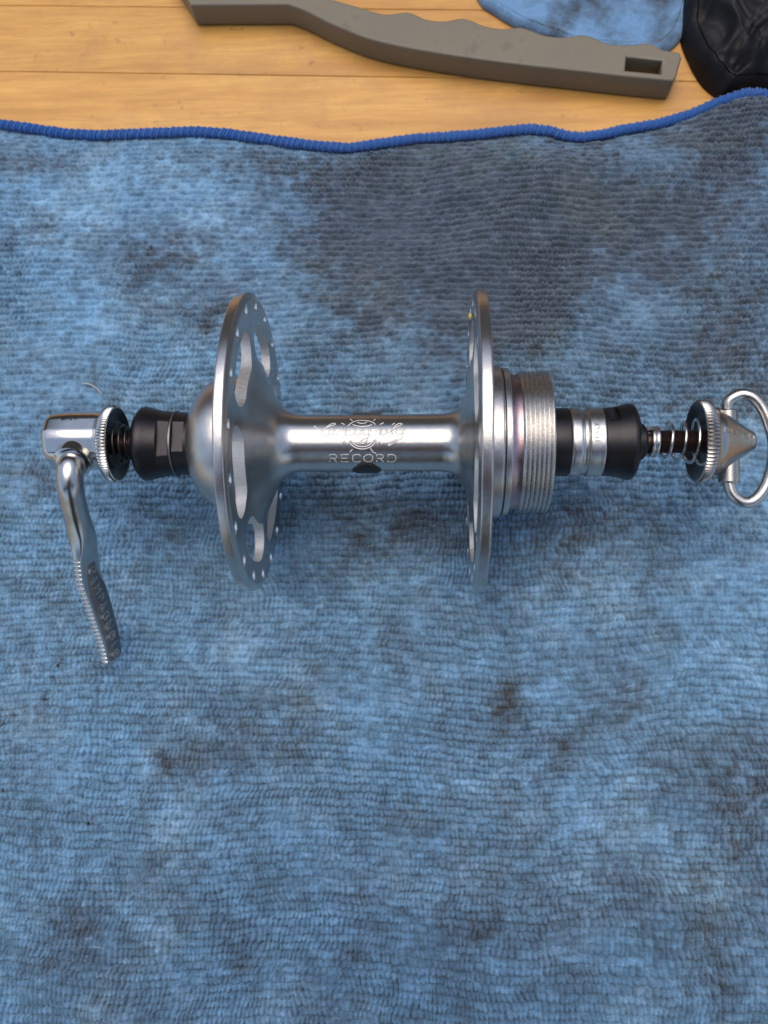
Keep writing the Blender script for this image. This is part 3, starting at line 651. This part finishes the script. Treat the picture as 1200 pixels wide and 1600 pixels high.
# right side: collar, grease groove, freewheel thread
v, f = lathe(fillet([(RO + .2, 17.0), (24.2, 16.95, .3), (25.7, 16.9, .3), (25.85, 16.2), (26.1, 16.15), (26.2, 16.5, .2), (27.5, 16.4, .25), (27.6, 15.5)], 4), SEG)
mesh_obj('thread_collar', v, f, M['alu_cap'], hub)
v, f = lathe([(25.95, 16.0), (26.0, 16.35), (26.15, 16.42), (26.2, 16.2)], SEG); mesh_obj('grease_ring', v, f, M['rod'], hub)
v, f = lathe([(27.5, 15.45), (28.2, 15.1), (29.0, 15.0), (29.7, 15.1)], SEG); mesh_obj('relief_groove', v, f, M['red_grease'], hub)
prof = [(29.6, 14.9)]; x = 29.7
while x < 35.6:
    prof += [(x, 14.92), (x + .36, 15.72), (x + .5, 15.76), (x + .64, 15.7), (x + .95, 14.92)]; x += .96
prof += [(35.75, 15.1), (36.1, 14.9), (36.1, 13.4), (35.6, 13.1), (35.6, 7.0)]
def helix(x, r, a, k): return r
v, f = lathe(prof, SEG)
mesh_obj('freewheel_thread', v, f, M['thread'], hub, ang=60)
# right axle spacers and locknut
v, f = lathe(fillet([(34.9, 7.5), (36.8, 7.55), (37.0, 7.6, .1), (40.9, 7.6, .3), (41.1, 7.2)], 3), 128); mesh_obj('black_spacer', v, f, M['black_steel'], hub)
v, f = lathe(fillet([(41.0, 6.5), (41.0, 7.5, .15), (41.5, 7.7, .3), (43.2, 7.65, .4), (43.7, 7.15, .4), (44.6, 7.2, .3), (45.0, 7.75, .3), (47.2, 7.65, .4), (48.2, 7.7, .25), (48.4, 7.1)], 4), 128); mesh_obj('silver_spacer', v, f, M['washer'], hub)
flr = [(49.15, 51.4, 6.75, 62), (49.15, 51.4, 6.75, 242)]
v, f = lathe(fillet([(48.3, 7.2), (48.35, 7.5, .1), (49.14, 7.6), (49.16, 7.6), (51.39, 7.85), (51.41, 7.85), (54.0, 8.55, .3), (54.9, 8.45, .3), (55.7, 7.4, .4), (56.0, 5.8, .2), (56.0, 2.3)], 3), 160, flats=flr)
mesh_obj('locknut', v, f, M['black_steel'], hub, ang=18)
v, f = lathe(fillet([(55.9, 5.0), (56.6, 5.0, .1), (56.7, 4.4), (56.8, 4.0), (57.5, 4.0, .1), (57.6, 3.5), (58.1, 3.3, .1), (58.2, 2.2)], 2), 72); mesh_obj('axle_end', v, f, M['black_steel'], hub)
v, f = ellipsoid((18.9, 25.9, 10.6), (.45, .75, .7), 10, 7); mesh_obj('paint_fleck', v, f, M['yellow'], hub)
# small stamped letters on the silver spacer
def text_mesh(body, size, depth, spacing=1.0):
    cu = bpy.data.curves.new('txt', 'FONT'); cu.body = body; cu.size = size; cu.extrude = depth; cu.align_x = 'CENTER'; cu.align_y = 'CENTER'; cu.resolution_u = 2; cu.space_character = spacing
    o = bpy.data.objects.new('txt', cu); COL.objects.link(o); bpy.context.view_layer.update()
    me = depsgraph_mesh(o); vs = [tuple(v.co) for v in me.vertices]; fs = [tuple(p.vertices) for p in me.polygons]
    bpy.data.objects.remove(o); return vs, fs
vs, fs = text_mesh('ITALY', 1.5, .05, 1.15)
vv2 = []
for (x, y, z) in vs:                                 # reads along the circumference
    a = radians(12) + x / 7.7; r = 7.68 + z; vv2.append((46.2 - y * .9, r * sin(a), r * cos(a)))
mesh_obj('stamped_lettering', vv2, fs, M['dark_cup'], hub, smooth=False)

# ------------------------------------------------------------------ quick release skewer
qr = empty('quick_release_skewer', (0, 0, AX), (TILT, 0, 0), label='chromed quick release skewer through hub with bent lever, spring and looped end nut', cat='skewer')
v, f = lathe([(-64, 0), (-64, 2.3), (68, 2.3), (68, 0)], 32)
mesh_obj('rod', v, f, M['rod'], qr)
prof = [(57.5, 2.0)]; x = 60.0
while x < 72.5: prof += [(x, 2.32), (x + .25, 2.6), (x + .5, 2.32)]; x += .5
v, f = lathe(prof, 36); mesh_obj('rod_thread', v, f, M['rod'], qr)
def knurl(depth, every):
    def mod(x, r, a, k): return r
    return mod
def knurled_ring(xa, xb, r, teeth, depth, back_r, mat, name, dish):
    """ring between xa and xb; dish = +1 if the hollow faces +X"""
    vs = []; fs = []; seg = teeth * 4
    s = dish
    e0, e1 = (xa, xb) if s > 0 else (xb, xa)
    prof = [(e0, back_r, 0), (e0 + .15 * s, r - .75, 0), (e0 + .5 * s, r - .2, 1), ((e0 * .5 + e1 * .5), r, 1), (e1 - .3 * s, r, 1), (e1 - .05 * s, r - .2, .8), (e1, r - .42, .2), (e1 - .5 * s, r - 1.0, 0), (e1 - 1.5 * s, r - 2.4, 0), (e1 - 1.9 * s, r - 4.0, 0), (e1 - 1.95 * s, 2.4, 0)]
    idx = []
    for (x, rr, m) in prof:
        for k in range(seg):
            a = 2 * pi * k / seg; q = rr - (depth * m if k % 4 in (0,) else (depth * .35 * m if k % 4 in (1, 3) else 0))
            vs.append((x, q * sin(a), q * cos(a)))
    for i in range(len(prof) - 1):
        for k in range(seg):
            k2 = (k + 1) % seg; fs.append((i * seg + k, i * seg + k2, (i + 1) * seg + k2, (i + 1) * seg + k))
    return mesh_obj(name, vs, fs, mat, qr, ang=50)
# ---- left: cam housing, ring, lever
CY = .9
vs = []; fs = []
prof = fillet([(-77.2, 0), (-77.2, 4.6, 1.6), (-76.0, 6.4, 1.6), (-72, 6.75, 2), (-64.5, 6.75, .5), (-63.6, 6.9, .3), (-63.6, 3)], 6)
def oct_mod(x, r, a, k):
    if r < 3.2: return r
    n = 8; s = 2 * pi / n; b = ((a - radians(7)) % s) - s / 2
    q = r * cos(s / 2) / cos(b) * 1.05; return min(q, r) if r < 6 else min(q, r * 1.0)
v, f = lathe(prof, 160, CY, 0, mod=oct_mod)
mesh_obj('cam_housing', v, f, M['chrome'], qr, ang=40)
knurled_ring(-63.6, -60.9, 8.75, 74, .34, 6.5, M['chrome'], 'knurled_ring', 1)
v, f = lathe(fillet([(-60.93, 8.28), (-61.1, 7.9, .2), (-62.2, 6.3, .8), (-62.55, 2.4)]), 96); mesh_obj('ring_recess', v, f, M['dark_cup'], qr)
def coil(x0, x1, r0, r1, turns, wr, name, pw=1.0, phase=0.):
    n = int(turns * 40); P = []
    for i in range(n + 1):
        t = i / n; a = 2 * pi * turns * t + phase; r = r0 + (r1 - r0) * t
        P.append(Vector((x0 + (x1 - x0) * t ** pw, r * sin(a), r * cos(a))))
    v, f = tube(P, wr, 10, n_hint=lambda i, t: (1, 0, 0)); return mesh_obj(name, v, f, M['spring'] if wr > .3 else M['dark_cup'], qr)
coil(-57.2, -62.0, 3.0, 5.4, 4.0, .29, 'spring', 1.0, .5)
LEVER = [(-69.46, -3.81, 4.5), (-69.29, -6.09, 7), (-69.29, -9.5, 7), (-69.76, -13.16, 4.5), (-70.11, -17.65, 1), (-70.06, -21.84, -2), (-70.26, -25.66, -4), (-70.35, -31.41, -6.5), (-69.53, -36.67, -9), (-68.98, -41.22, -11), (-68.32, -46.0, -13), (-68.12, -50.02, -14.6), (-68.25, -52.72, -15.6)]
P = catmull([LEVER[0], LEVER[1]] + LEVER[2:], 14)
NP = len(P)
def lerp(a, b, t): t = min(1, max(0, t)); t = t * t * (3 - 2 * t); return a + (b - a) * t
def lever_sect(i, t):
    s = t
    flat = lerp(0, 1, (s - .30) / .26)
    w_ = lerp(2.95, 2.9, s / .3) * (1 - flat) + (3.9 - .8 * max(0, s - .7) / .3) * flat     # half width along the deep side
    h_ = lerp(2.95, 2.85, s / .3) * (1 - flat) + .92 * flat                                       # half thickness
    e = 2.0 + 5.0 * flat
    if s > .965: w_ *= math.sqrt(max(.05, 1 - ((s - .965) / .036) ** 2)) * .8 + .2
    out = []
    for k in range(28):
        a = 2 * pi * k / 28; c, s_ = cos(a), sin(a)
        out.append((w_ * math.copysign(abs(c) ** (2 / e), c), h_ * math.copysign(abs(s_) ** (2 / e), s_)))
    return out
v, f = sweep(P, lever_sect, n_hint=lambda i, t: (.97, .05, .26))
lever = mesh_obj('lever', v, f, M['lever'], qr, ang=60)
# serrated upper edge and embossed face of the lever
def lever_frame(i):
    T = (P[min(i + 1, NP - 1)] - P[max(i - 1, 0)]).normalized(); h = Vector((.97, .05, .26)); n_ = (h - T * h.dot(T)).normalized(); return T, n_, n_.cross(T).normalized()
sr = MB(); start, end = int(NP * .50), int(NP * .975)
L = 0; nxt = 0; pitch = 1.15
for i in range(start, end):
    l = (P[i + 1] - P[i]).length
    while nxt < L + l:
        p = P[i] + (P[i + 1] - P[i]) * ((nxt - L) / l); T, n_, u_ = lever_frame(i)
        top = -u_ if (-u_).z > u_.z else u_
        w_ = 3.9 - .8 * max(0, i / NP - .7) / .3
        for side in (1,):
            c = p + top * (w_ - .12)
            q = [c + n_ * .9, c + n_ * .4 + top * .12, c - n_ * .4 + top * .12, c - n_ * .9]
            rr_ = random.uniform(.2, .3); sr.add(tube([Vector(x) for x in q], lambda t: rr_, 8))
        nxt += pitch * random.uniform(.93, 1.07)
    L += l
sr.obj('serrated_edge', M['chrome'], lever)
fs_all = MB(); vs, fs = text_mesh('CAMPAGNOLO', 3.0, .2, 1.3)
xmin = min(v[0] for v in vs); xmax = max(v[0] for v in vs)
acc = [0]
for i in range(NP - 1): acc.append(acc[-1] + (P[i + 1] - P[i]).length)
La, Lb = acc[int(NP * .54)], acc[int(NP * .955)]
vv2 = []
for (x, y, z) in vs:
    s = La + (x - xmin) / (xmax - xmin) * (Lb - La); i = int(np.searchsorted(acc, s)) - 1; i = max(0, min(NP - 2, i))
    p = P[i] + (P[i + 1] - P[i]) * ((s - acc[i]) / (acc[i + 1] - acc[i])); T, n_, u_ = lever_frame(i)
    top = -u_ if (-u_).z > u_.z else u_
    vv2.append(tuple(p + n_ * (1.0 + z) + top * (-y * 1.3)))
mesh_obj('embossed_lettering', vv2, fs, M['lever'], lever, smooth=False)
fa = MB(); i0, i1 = int(NP * .50), int(NP * .965); vs = []; nn = 0
for i in range(i0, i1):
    T, n_, u_ = lever_frame(i); top = -u_ if (-u_).z > u_.z else u_
    w_ = 3.9 - .8 * max(0, i / NP - .7) / .3; e_ = min(1, (i - i0) / 22, (i1 - 1 - i) / 3 + .3)
    for q, h in ((-w_ + .45, .0), (-w_ + .6, .09), (0, .09), (w_ - 1.0, .09), (w_ - .85, .0)): vs.append(tuple(P[i] + top * (q * (.3 + .7 * e_)) + n_ * (.90 + h))); 
    nn += 1
mesh_obj('lever_face', vs, [(a * 5 + k, a * 5 + k + 1, a * 5 + k + 6, a * 5 + k + 5) for a in range(nn - 1) for k in range(4)], M['lever_face'], lever, ang=50)
# collar where the lever enters the housing
c0 = Vector(LEVER[0]); d0 = Vector((0, -.62, .78)).normalized()
cp = [Vector((-69.3, -1.6, 2.4)), Vector((-69.35, -3.4, 4.3)), Vector((-69.4, -4.6, 5.6)), Vector((-69.4, -4.9, 5.95))]
v, f = sweep(cp, lambda i, t: circ([4.35, 4.35, 4.2, 3.5][i], 40)); mesh_obj('lever_collar', v, f, M['chrome'], qr)
vs, fs = text_mesh('BREV.', 1.5, .05, 1.1); vv2 = []
for (x, y, z) in vs:
    a = radians(42) + y / 6.6; r = 6.72 + z; vv2.append((-70.2 + x, CY + r * sin(a), r * cos(a)))
mesh_obj('stamped_lettering', vv2, fs, M['dark_cup'], qr, smooth=False)
# ---- right: spring, dished knurled nut, bail
coil(58.7, 60.9, 3.0, 3.1, 2.4, .48, 'spring', 1, 1.2)
coil(60.9, 71.6, 3.1, 5.4, 3.9, .40, 'spring', 1.0, 1.2)
knurled_ring(69.0, 72.0, 9.15, 64, .42, 7.2, M['nickel'], 'knurled_ring', -1)
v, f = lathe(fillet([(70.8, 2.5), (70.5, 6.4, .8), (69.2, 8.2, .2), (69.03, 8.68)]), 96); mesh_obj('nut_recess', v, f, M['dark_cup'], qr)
v, f = lathe(fillet([(71.8, 8.3), (72.3, 7.9, .3), (73.6, 7.5, .8), (77.4, 4.7, 3), (80.8, 2.5, .8), (81.9, 1.9, .6), (82.2, 0)], 6), 96)
mesh_obj('cone_nut', v, f, M['nickel'], qr)
for (ya, yb) in ((3.0, 7.0), (-3.0, -9.2)):
    Pb = [Vector((75.95 if ya > 0 else 76.3, ya, 0)), Vector((75.95 if ya > 0 else 76.3, yb * .96, 0)), Vector((75.95 if ya > 0 else 76.3, yb, 0))]
    v, f = sweep(Pb, lambda i, t: circ([2.3, 2.3, 2.05][i], 32)); mesh_obj('boss', v, f, M['nickel'], qr)
BAIL = [(75.95, 5.91, 0), (75.95, 6.76, 0), (76.12, 8.7, 0.3), (77.27, 9.78, 0.6), (78.99, 10.31, 0.8), (80.99, 9.7, 1), (82.78, 7.86, 1), (84.15, 5.19, 1), (85.6, 0.56, 0.8), (85.68, -3.64, 0.6), (84.93, -7.85, 0.4), (83.35, -11.37, 0.2), (81.35, -13.2, 0), (79.28, -13.34, 0), (77.2, -11.78, 0), (76.36, -9.52, 0), (76.23, -8.53, 0)]
v, f = tube(catmull(BAIL, 8), 1.3, 20); mesh_obj('bail', v, f, M['worn_chrome'], qr)
vs, fs = text_mesh('BREV. CAMP.', 1.6, .14, 1.1); vv2 = []
for (x, y, z) in vs:
    xx = 77.2 + x * .92; rr = np.interp(xx, [72, 73.6, 77.4, 80.8, 82], [8.0, 7.5, 4.65, 2.5, 1.9]) + .05 + z; a = radians(14) + y / max(rr, 2.5)
    vv2.append((xx, rr * sin(a), rr * cos(a)))
mesh_obj('embossed_lettering', vv2, fs, M['chrome'], qr, smooth=False)

# ------------------------------------------------------------------ grey brush handle
up = [(-19.2, 144.7), (-10.6, 141.6), (-3.0, 138.9), (3.9, 139.3), (9.1, 136.7), (14.7, 135.9), (20.3, 136.6), (25.8, 134.0), (31.3, 132.7), (36.8, 133.0), (43.2, 130.2), (48.6, 129.4), (55.0, 129.8), (61.2, 126.8), (67.5, 126.2), (72.9, 126.5), (76.4, 124.2), (81.1, 123.0)]
lo = [(79.1, 115.6), (76.8, 115.5), (65.3, 117.1), (24.8, 123.8), (-2.9, 130.2), (-17.1, 136.5), (-28.6, 143.3), (-31.5, 144.3), (-60.3, 145.1)]
slot = [(65.6, 123.5), (76.8, 121.7), (76.1, 116.3), (65.0, 117.9)]
outl = list(lo)[::-1] and ([( -60.3, 145.1)] + [(-31.5, 144.3), (-26, 142.0), (-17.1, 136.5), (-2.9, 130.2), (24.8, 123.8), (65.3, 117.1), (77.2, 115.2), (79.4, 115.8), (81.3, 122.2), (80.2, 123.6)] + [tuple(p) for p in up[::-1][1:]] + [(-24, 148), (-32, 156), (-48, 160), (-70, 161)])
cu = bpy.data.curves.new('handle', 'CURVE'); cu.dimensions = '2D'; cu.fill_mode = 'BOTH'; cu.extrude = 3.4; cu.bevel_depth = .6; cu.bevel_resolution = 2
HX, HY = 10, 135
def add_poly(pts, order=None):
    sp = cu.splines.new('POLY'); sp.points.add(len(pts) - 1); sp.use_cyclic_u = True
    for q, (x, y) in zip(sp.points, pts): q.co = (x - HX, y - HY, 0, 1)
def rounded(pts, n=3, keep=()):
    """soften corners a little by a Catmull pass"""
    P = [Vector((x, y, 0)) for x, y in pts]; return [(p.x, p.y) for p in catmull(P, n)]
upc = rounded([tuple(p) for p in up[::-1][1:]], 4); loc_ = rounded([(-31.5, 144.3), (-26, 141.8), (-17.1, 136.5), (-2.9, 130.2), (24.8, 123.8), (65.3, 117.1)], 5)
outl = [(-60.3, 145.1)] + loc_ + [(76.8, 115.5), (78.6, 115.3), (79.3, 116.3), (81.1, 122.2), (80.6, 123.4)] + upc + [(-24, 148), (-32, 156), (-48, 160), (-70, 161)]
add_poly(outl); add_poly([tuple(p) for p in slot])
ho = bpy.data.objects.new('tmp', cu); COL.objects.link(ho); bpy.context.view_layer.update()
hm = depsgraph_mesh(ho); bpy.data.objects.remove(ho)
co = [(v.co.x, v.co.y, v.co.z) for v in hm.vertices]; fc = [tuple(p.vertices) for p in hm.polygons]
handle = mesh_obj('brush_handle', co, fc, M['grey_plastic'], None, ang=35)
handle.location = Vector((HX, HY, 0)) * MM
tag(handle, 'grey plastic brush handle with finger grips and hanging slot on table', 'brush')

# ------------------------------------------------------------------ polar cloth pieces
def polar(name, centre, bound, zf, mat, nr=110, na=420, base=None):
    cx_, cy_ = centre
    B = [(x - cx_, y - cy_) for x, y in bound]
    ang = np.array([math.atan2(y, x) for x, y in B]); rad = np.array([math.hypot(x, y) for x, y in B])
    o_ = np.argsort(ang); ang, rad = ang[o_], rad[o_]
    ang = np.concatenate([[ang[-1] - 2 * pi], ang, [ang[0] + 2 * pi]]); rad = np.concatenate([[rad[-1]], rad, [rad[0]]])
    A = np.linspace(-pi, pi, na); Rb = np.interp(A, ang, rad)
    S = np.concatenate([np.linspace(.01, .9, nr - 20), .9 + .1 * np.sin(np.linspace(0, pi / 2, 20))])
    AA, SS = np.meshgrid(A, S); RR = SS * Rb[None]
    X_ = cx_ + RR * np.cos(AA); Y_ = cy_ + RR * np.sin(AA); D_ = (1 - SS) * Rb[None]
    Z_ = zf(X_, Y_, D_)
    Z_[:, -1] = Z_[:, 0]
    # underside skirt
    Xb = np.concatenate([X_, X_[-1:], X_[-1:] * .97 + cx_ * .03], 0); Yb = np.concatenate([Y_, Y_[-1:], Y_[-1:] * .97 + cy_ * .03], 0)
    Zb = np.concatenate([Z_, Z_[-1:] * 0 + TZ + .15, Z_[-1:] * 0 + TZ + .12], 0)
    return grid_mesh(name, Xb - cx_, Yb - cy_, Zb, mat)
bound = [(26.3, 147.7), (30.0, 144.9), (34.7, 141.2), (40.3, 137.9), (47.7, 134.8), (54.1, 131.8), (62.4, 130.6), (71.6, 129.7), (78.9, 129.2), (83.7, 133.6), (86.9, 141.1), (88.1, 145.4)]
bound = [tuple(p) for p in bound] + [(90, 160), (70, 178), (40, 176), (22, 160)]
def z_rag(X_, Y_, D_):
    roll = 2.6 * np.sqrt(np.clip(1 - ((D_ - 2.4) / 2.4) ** 2, 0, 1)) * (D_ < 4.8) 
    flat = 1.2 * smooth(D_ / 3) 
    return TZ + .5 + np.maximum(flat, roll + .2) + .35 * vnoise(X_, Y_, 9, 101, 3) * smooth(D_ / 6) + .12 * vnoise(X_, Y_, 1.1, 102, 2)
rag = polar('suede_cloth', (58, 154), bound, z_rag, M['rag'])
rag.location = Vector((58, 154, 0)) * MM
tag(rag, 'small pale blue cloth with rolled edge behind the grey handle', 'cloth')
bound = [(86.5, 144.6), (86.3, 135.9), (88.5, 127.2), (91.6, 119.7), (95.7, 113.3), (100.9, 111.1), (106.3, 112.0)]
bound = [(84.5, 144.6), (84.0, 136), (86.0, 127.2), (89.6, 118.7), (94.2, 114.0), (100.9, 115.5), (106.3, 115)] + [(115, 113), (135, 112), (150, 118), (155, 140), (140, 165), (112, 172), (92, 164)]
def z_blk(X_, Y_, D_):
    wxx = X_ + 4 * vnoise(X_, Y_, 14, 120, 2); wyy = Y_ + 4 * vnoise(X_, Y_, 14, 121, 2); z = 0
    rg = np.random.default_rng(12)
    for k in range(12):
        th = rg.uniform(0, pi); wl = rg.uniform(4, 22); ph = rg.uniform(0, 1); q = ((wxx * cos(th) + wyy * sin(th)) / wl + ph) % 1.0
        z = z + wl * .085 * np.sqrt((q * 2 - 1) ** 2 + .03)
    return TZ + .5 + (z * 1.7 + .4) * (1 - np.exp(-D_ / 4)) ** .8
    a = np.abs(vnoise(X_ * .8 + Y_ * .5, Y_ * .35 - X_ * .25, 9, 111, 2)); b = np.abs(vnoise(X_ * .5, Y_ * 1.1 + X_ * .4, 6.5, 112, 2)); c = np.abs(vnoise(X_, Y_, 4, 113, 2))
    return TZ + .6 + (7.5 - 8 * a ** .8 - 5 * b ** .8 - 1.6 * c + 3) * smooth(D_ / 9) * 1.0 + .9 * smooth(D_ / 1.5) 
blk = polar('crumpled_fabric', (118, 136), bound, z_blk, M['black_fabric'], 130, 500)
blk.location = Vector((118, 136, 0)) * MM
tag(blk, 'crumpled black nylon fabric lying beside the pale blue cloth', 'fabric')

# ------------------------------------------------------------------ photographer with a phone (unseen, added to darken reflections in the metal)
def skin_body(name, V, E, mat, parent=None, root=0, sub=2):
    me = bpy.data.meshes.new(name); me.from_pydata([v[:3] for v in V], E, [])
    o = bpy.data.objects.new(name, me); COL.objects.link(o)
    md = o.modifiers.new('skin', 'SKIN'); md.use_smooth_shade = True
    for k, v in enumerate(V):
        s = me.skin_vertices[0].data[k]; r = v[3]; s.radius = r if isinstance(r, tuple) else (r, r); s.use_root = (k == root)
    ss = o.modifiers.new('sub', 'SUBSURF'); ss.levels = sub; ss.render_levels = sub
    bpy.context.view_layer.update()
    m2 = depsgraph_mesh(o); bpy.data.objects.remove(o)
    return finish(name, m2, mat, parent, ang=180)
G = GZ * MM
person = tag(bpy.data.objects.new('person', None), 'person in dark jacket leaning over table holding a phone above the hub', 'person'); COL.objects.link(person)
person.location = (0, -.62, G)
def P_(x, y, z, r): return (x, y + .62, z - G, r)
V = [P_(0, -.62, .17, (.14, .10)), P_(0, -.58, .32, (.145, .10)), P_(0, -.50, .47, (.165, .115)), P_(0, -.44, .56, (.15, .10)), P_(0, -.39, .62, (.06, .06)),
     P_(-.19, -.46, .53, .065), P_(-.30, -.38, .34, .055), P_(-.33, -.30, .20, .046), P_(-.20, -.21, .19, .036), P_(-.115, -.165, .193, .029),
     P_(.19, -.46, .53, .065), P_(.30, -.38, .34, .055), P_(.31, -.29, .20, .046), P_(.17, -.20, .19, .036), P_(.075, -.165, .19, .029),
     P_(-.095, -.62, .08, .095), P_(-.11, -.60, -.30, .065), P_(-.11, -.62, G + .09, .045), P_(.095, -.62, .08, .095), P_(.11, -.60, -.30, .065), P_(.11, -.62, G + .09, .045),
     P_(-.11, -.52, G + .04, .04), P_(.11, -.52, G + .04, .04)]
E_ = [(0, 1), (1, 2), (2, 3), (3, 4), (3, 5), (5, 6), (6, 7), (7, 8), (8, 9), (3, 10), (10, 11), (11, 12), (12, 13), (13, 14), (0, 15), (15, 16), (16, 17), (0, 18), (18, 19), (19, 20), (17, 21), (20, 22)]
skin_body('jacket', V, E_, M['jacket'], person)
HC = Vector((0, -.31, .66)) - Vector(person.location)
v, f = ellipsoid((0, 0, 0), (74, 96, 112), 32, 24)
R_ = Matrix.Rotation(radians(-42), 3, 'X'); vs = []
for (x, y, z) in v:
    if y > 20: y += 16 * math.exp(-((x / 9) ** 2 + ((z + 12) / 16) ** 2)) - 6 * (math.exp(-(((abs(x) - 30) / 13) ** 2 + ((z - 12) / 9) ** 2))) + 4 * math.exp(-((x / 22) ** 2 + ((z + 48) / 6) ** 2))
    if z < -30: x *= .86
    q = R_ @ Vector((x, y, z)); vs.append(tuple(q + HC / MM))
head = mesh_obj('head', vs, f, M['skin'], person, ang=180)
for s_ in (-1, 1):
    for nm, c, r, mt in (('ear', (s_ * 76, -5, 0), (9, 18, 30), 'skin'), ('eye', (s_ * 30, 84, 12), (13, 11, 10), 'phone')):
        v, f = ellipsoid((0, 0, 0), r, 14, 10); mesh_obj(nm, [tuple(R_ @ (Vector(p) + Vector(c)) + HC / MM) for p in v], f, M[mt], head)
v, f = ellipsoid((0, 0, 0), (82, 102, 108), 28, 20); vs = []
for p in v:
    q = Vector(p) + Vector((0, -12, 22)); 
    if q.y > 30 and q.z < 55: q = Vector((q.x * .8, 20, max(q.z, 40)))
    vs.append(tuple(R_ @ q + HC / MM))
mesh_obj('hair', vs, f, M['hair'], person, ang=180)
# phone, its lens at the camera position
phone_m = Matrix.Translation(CAM_POS) @ CAM_ROT.to_4x4()
def rbox(x0, x1, y0, y1, z0, z1, r, n=6):
    pts = []
    for (cx_, cy_, a0) in ((x1 - r, y1 - r, 0), (x0 + r, y1 - r, 90), (x0 + r, y0 + r, 180), (x1 - r, y0 + r, 270)):
        for k in range(n + 1): a = radians(a0 + 90 * k / n); pts.append((cx_ + r * cos(a), cy_ + r * sin(a)))
    m = len(pts); vs = [(x, y, z0) for x, y in pts] + [(x, y, z1) for x, y in pts]
    return vs, [tuple(range(m - 1, -1, -1)), tuple(range(m, 2 * m))] + [(k, (k + 1) % m, m + (k + 1) % m, m + k) for k in range(m)]
phone = bpy.data.objects.new('smartphone', None); COL.objects.link(phone); phone.matrix_world = phone_m
tag(phone, 'dark smartphone held over the hub by the person', 'phone')
v, f = rbox(-57, 15, -133, 14, 2.2, 10, 9); mesh_obj('phone_body', v, f, M['phone'], phone, smooth=False)
for (lx, ly) in ((0.0, -21.0), (-20.0, -10.5)):
    v, f = rbox(lx - 8, lx + 8, ly - 8, ly + 8, 1.0, 2.25, 7.9); mesh_obj('lens_ring', v, f, M['phone'], phone, smooth=False)
# hands: palm and five separate fingers closed on the phone's long edges
IM = person.matrix_world.inverted() if False else Matrix.Translation(-Vector(person.location))
for s_, wrist in ((-1, Vector((-.115, -.165, .193))), (1, Vector((.075, -.165, .19)))):
    ex = -.057 if s_ < 0 else .015                       # phone edge in phone x
    def W_(x, y, z): return IM @ (phone_m @ Vector((x, y, z)))
    V = [(*(IM @ wrist), .024)]; E_ = []
    pc = W_(ex + s_ * .022, -.105, .018); V.append((*pc, (.030, .015))); E_.append((0, 1))
    pk = W_(ex + s_ * .016, -.075, .018); V.append((*pk, (.032, .013))); E_.append((1, 2))
    for j, (yy, ln) in enumerate(((-.045, 1.0), (-.066, 1.08), (-.086, 1.0), (-.104, .82))):
        b = len(V)
        V += [(*W_(ex + s_ * .013, yy, .014), .0088), (*W_(ex + s_ * .011, yy, -.001), .0080), (*W_(ex - s_ * .010 * ln, yy + .003, -.0068), .0072), (*W_(ex - s_ * .024 * ln, yy + .004, -.0062), .0060)]
        E_ += [(2, b), (b, b + 1), (b + 1, b + 2), (b + 2, b + 3)]
    b = len(V)
    V += [(*W_(ex + s_ * .010, -.095, .026), .0115), (*W_(ex - s_ * .006, -.075, .022), .0095), (*W_(ex - s_ * .016, -.052, .018), .0080)]
    E_ += [(1, b), (b, b + 1), (b + 1, b + 2)]
    skin_body('hand', V, E_, M['skin'], person, 0, 2)
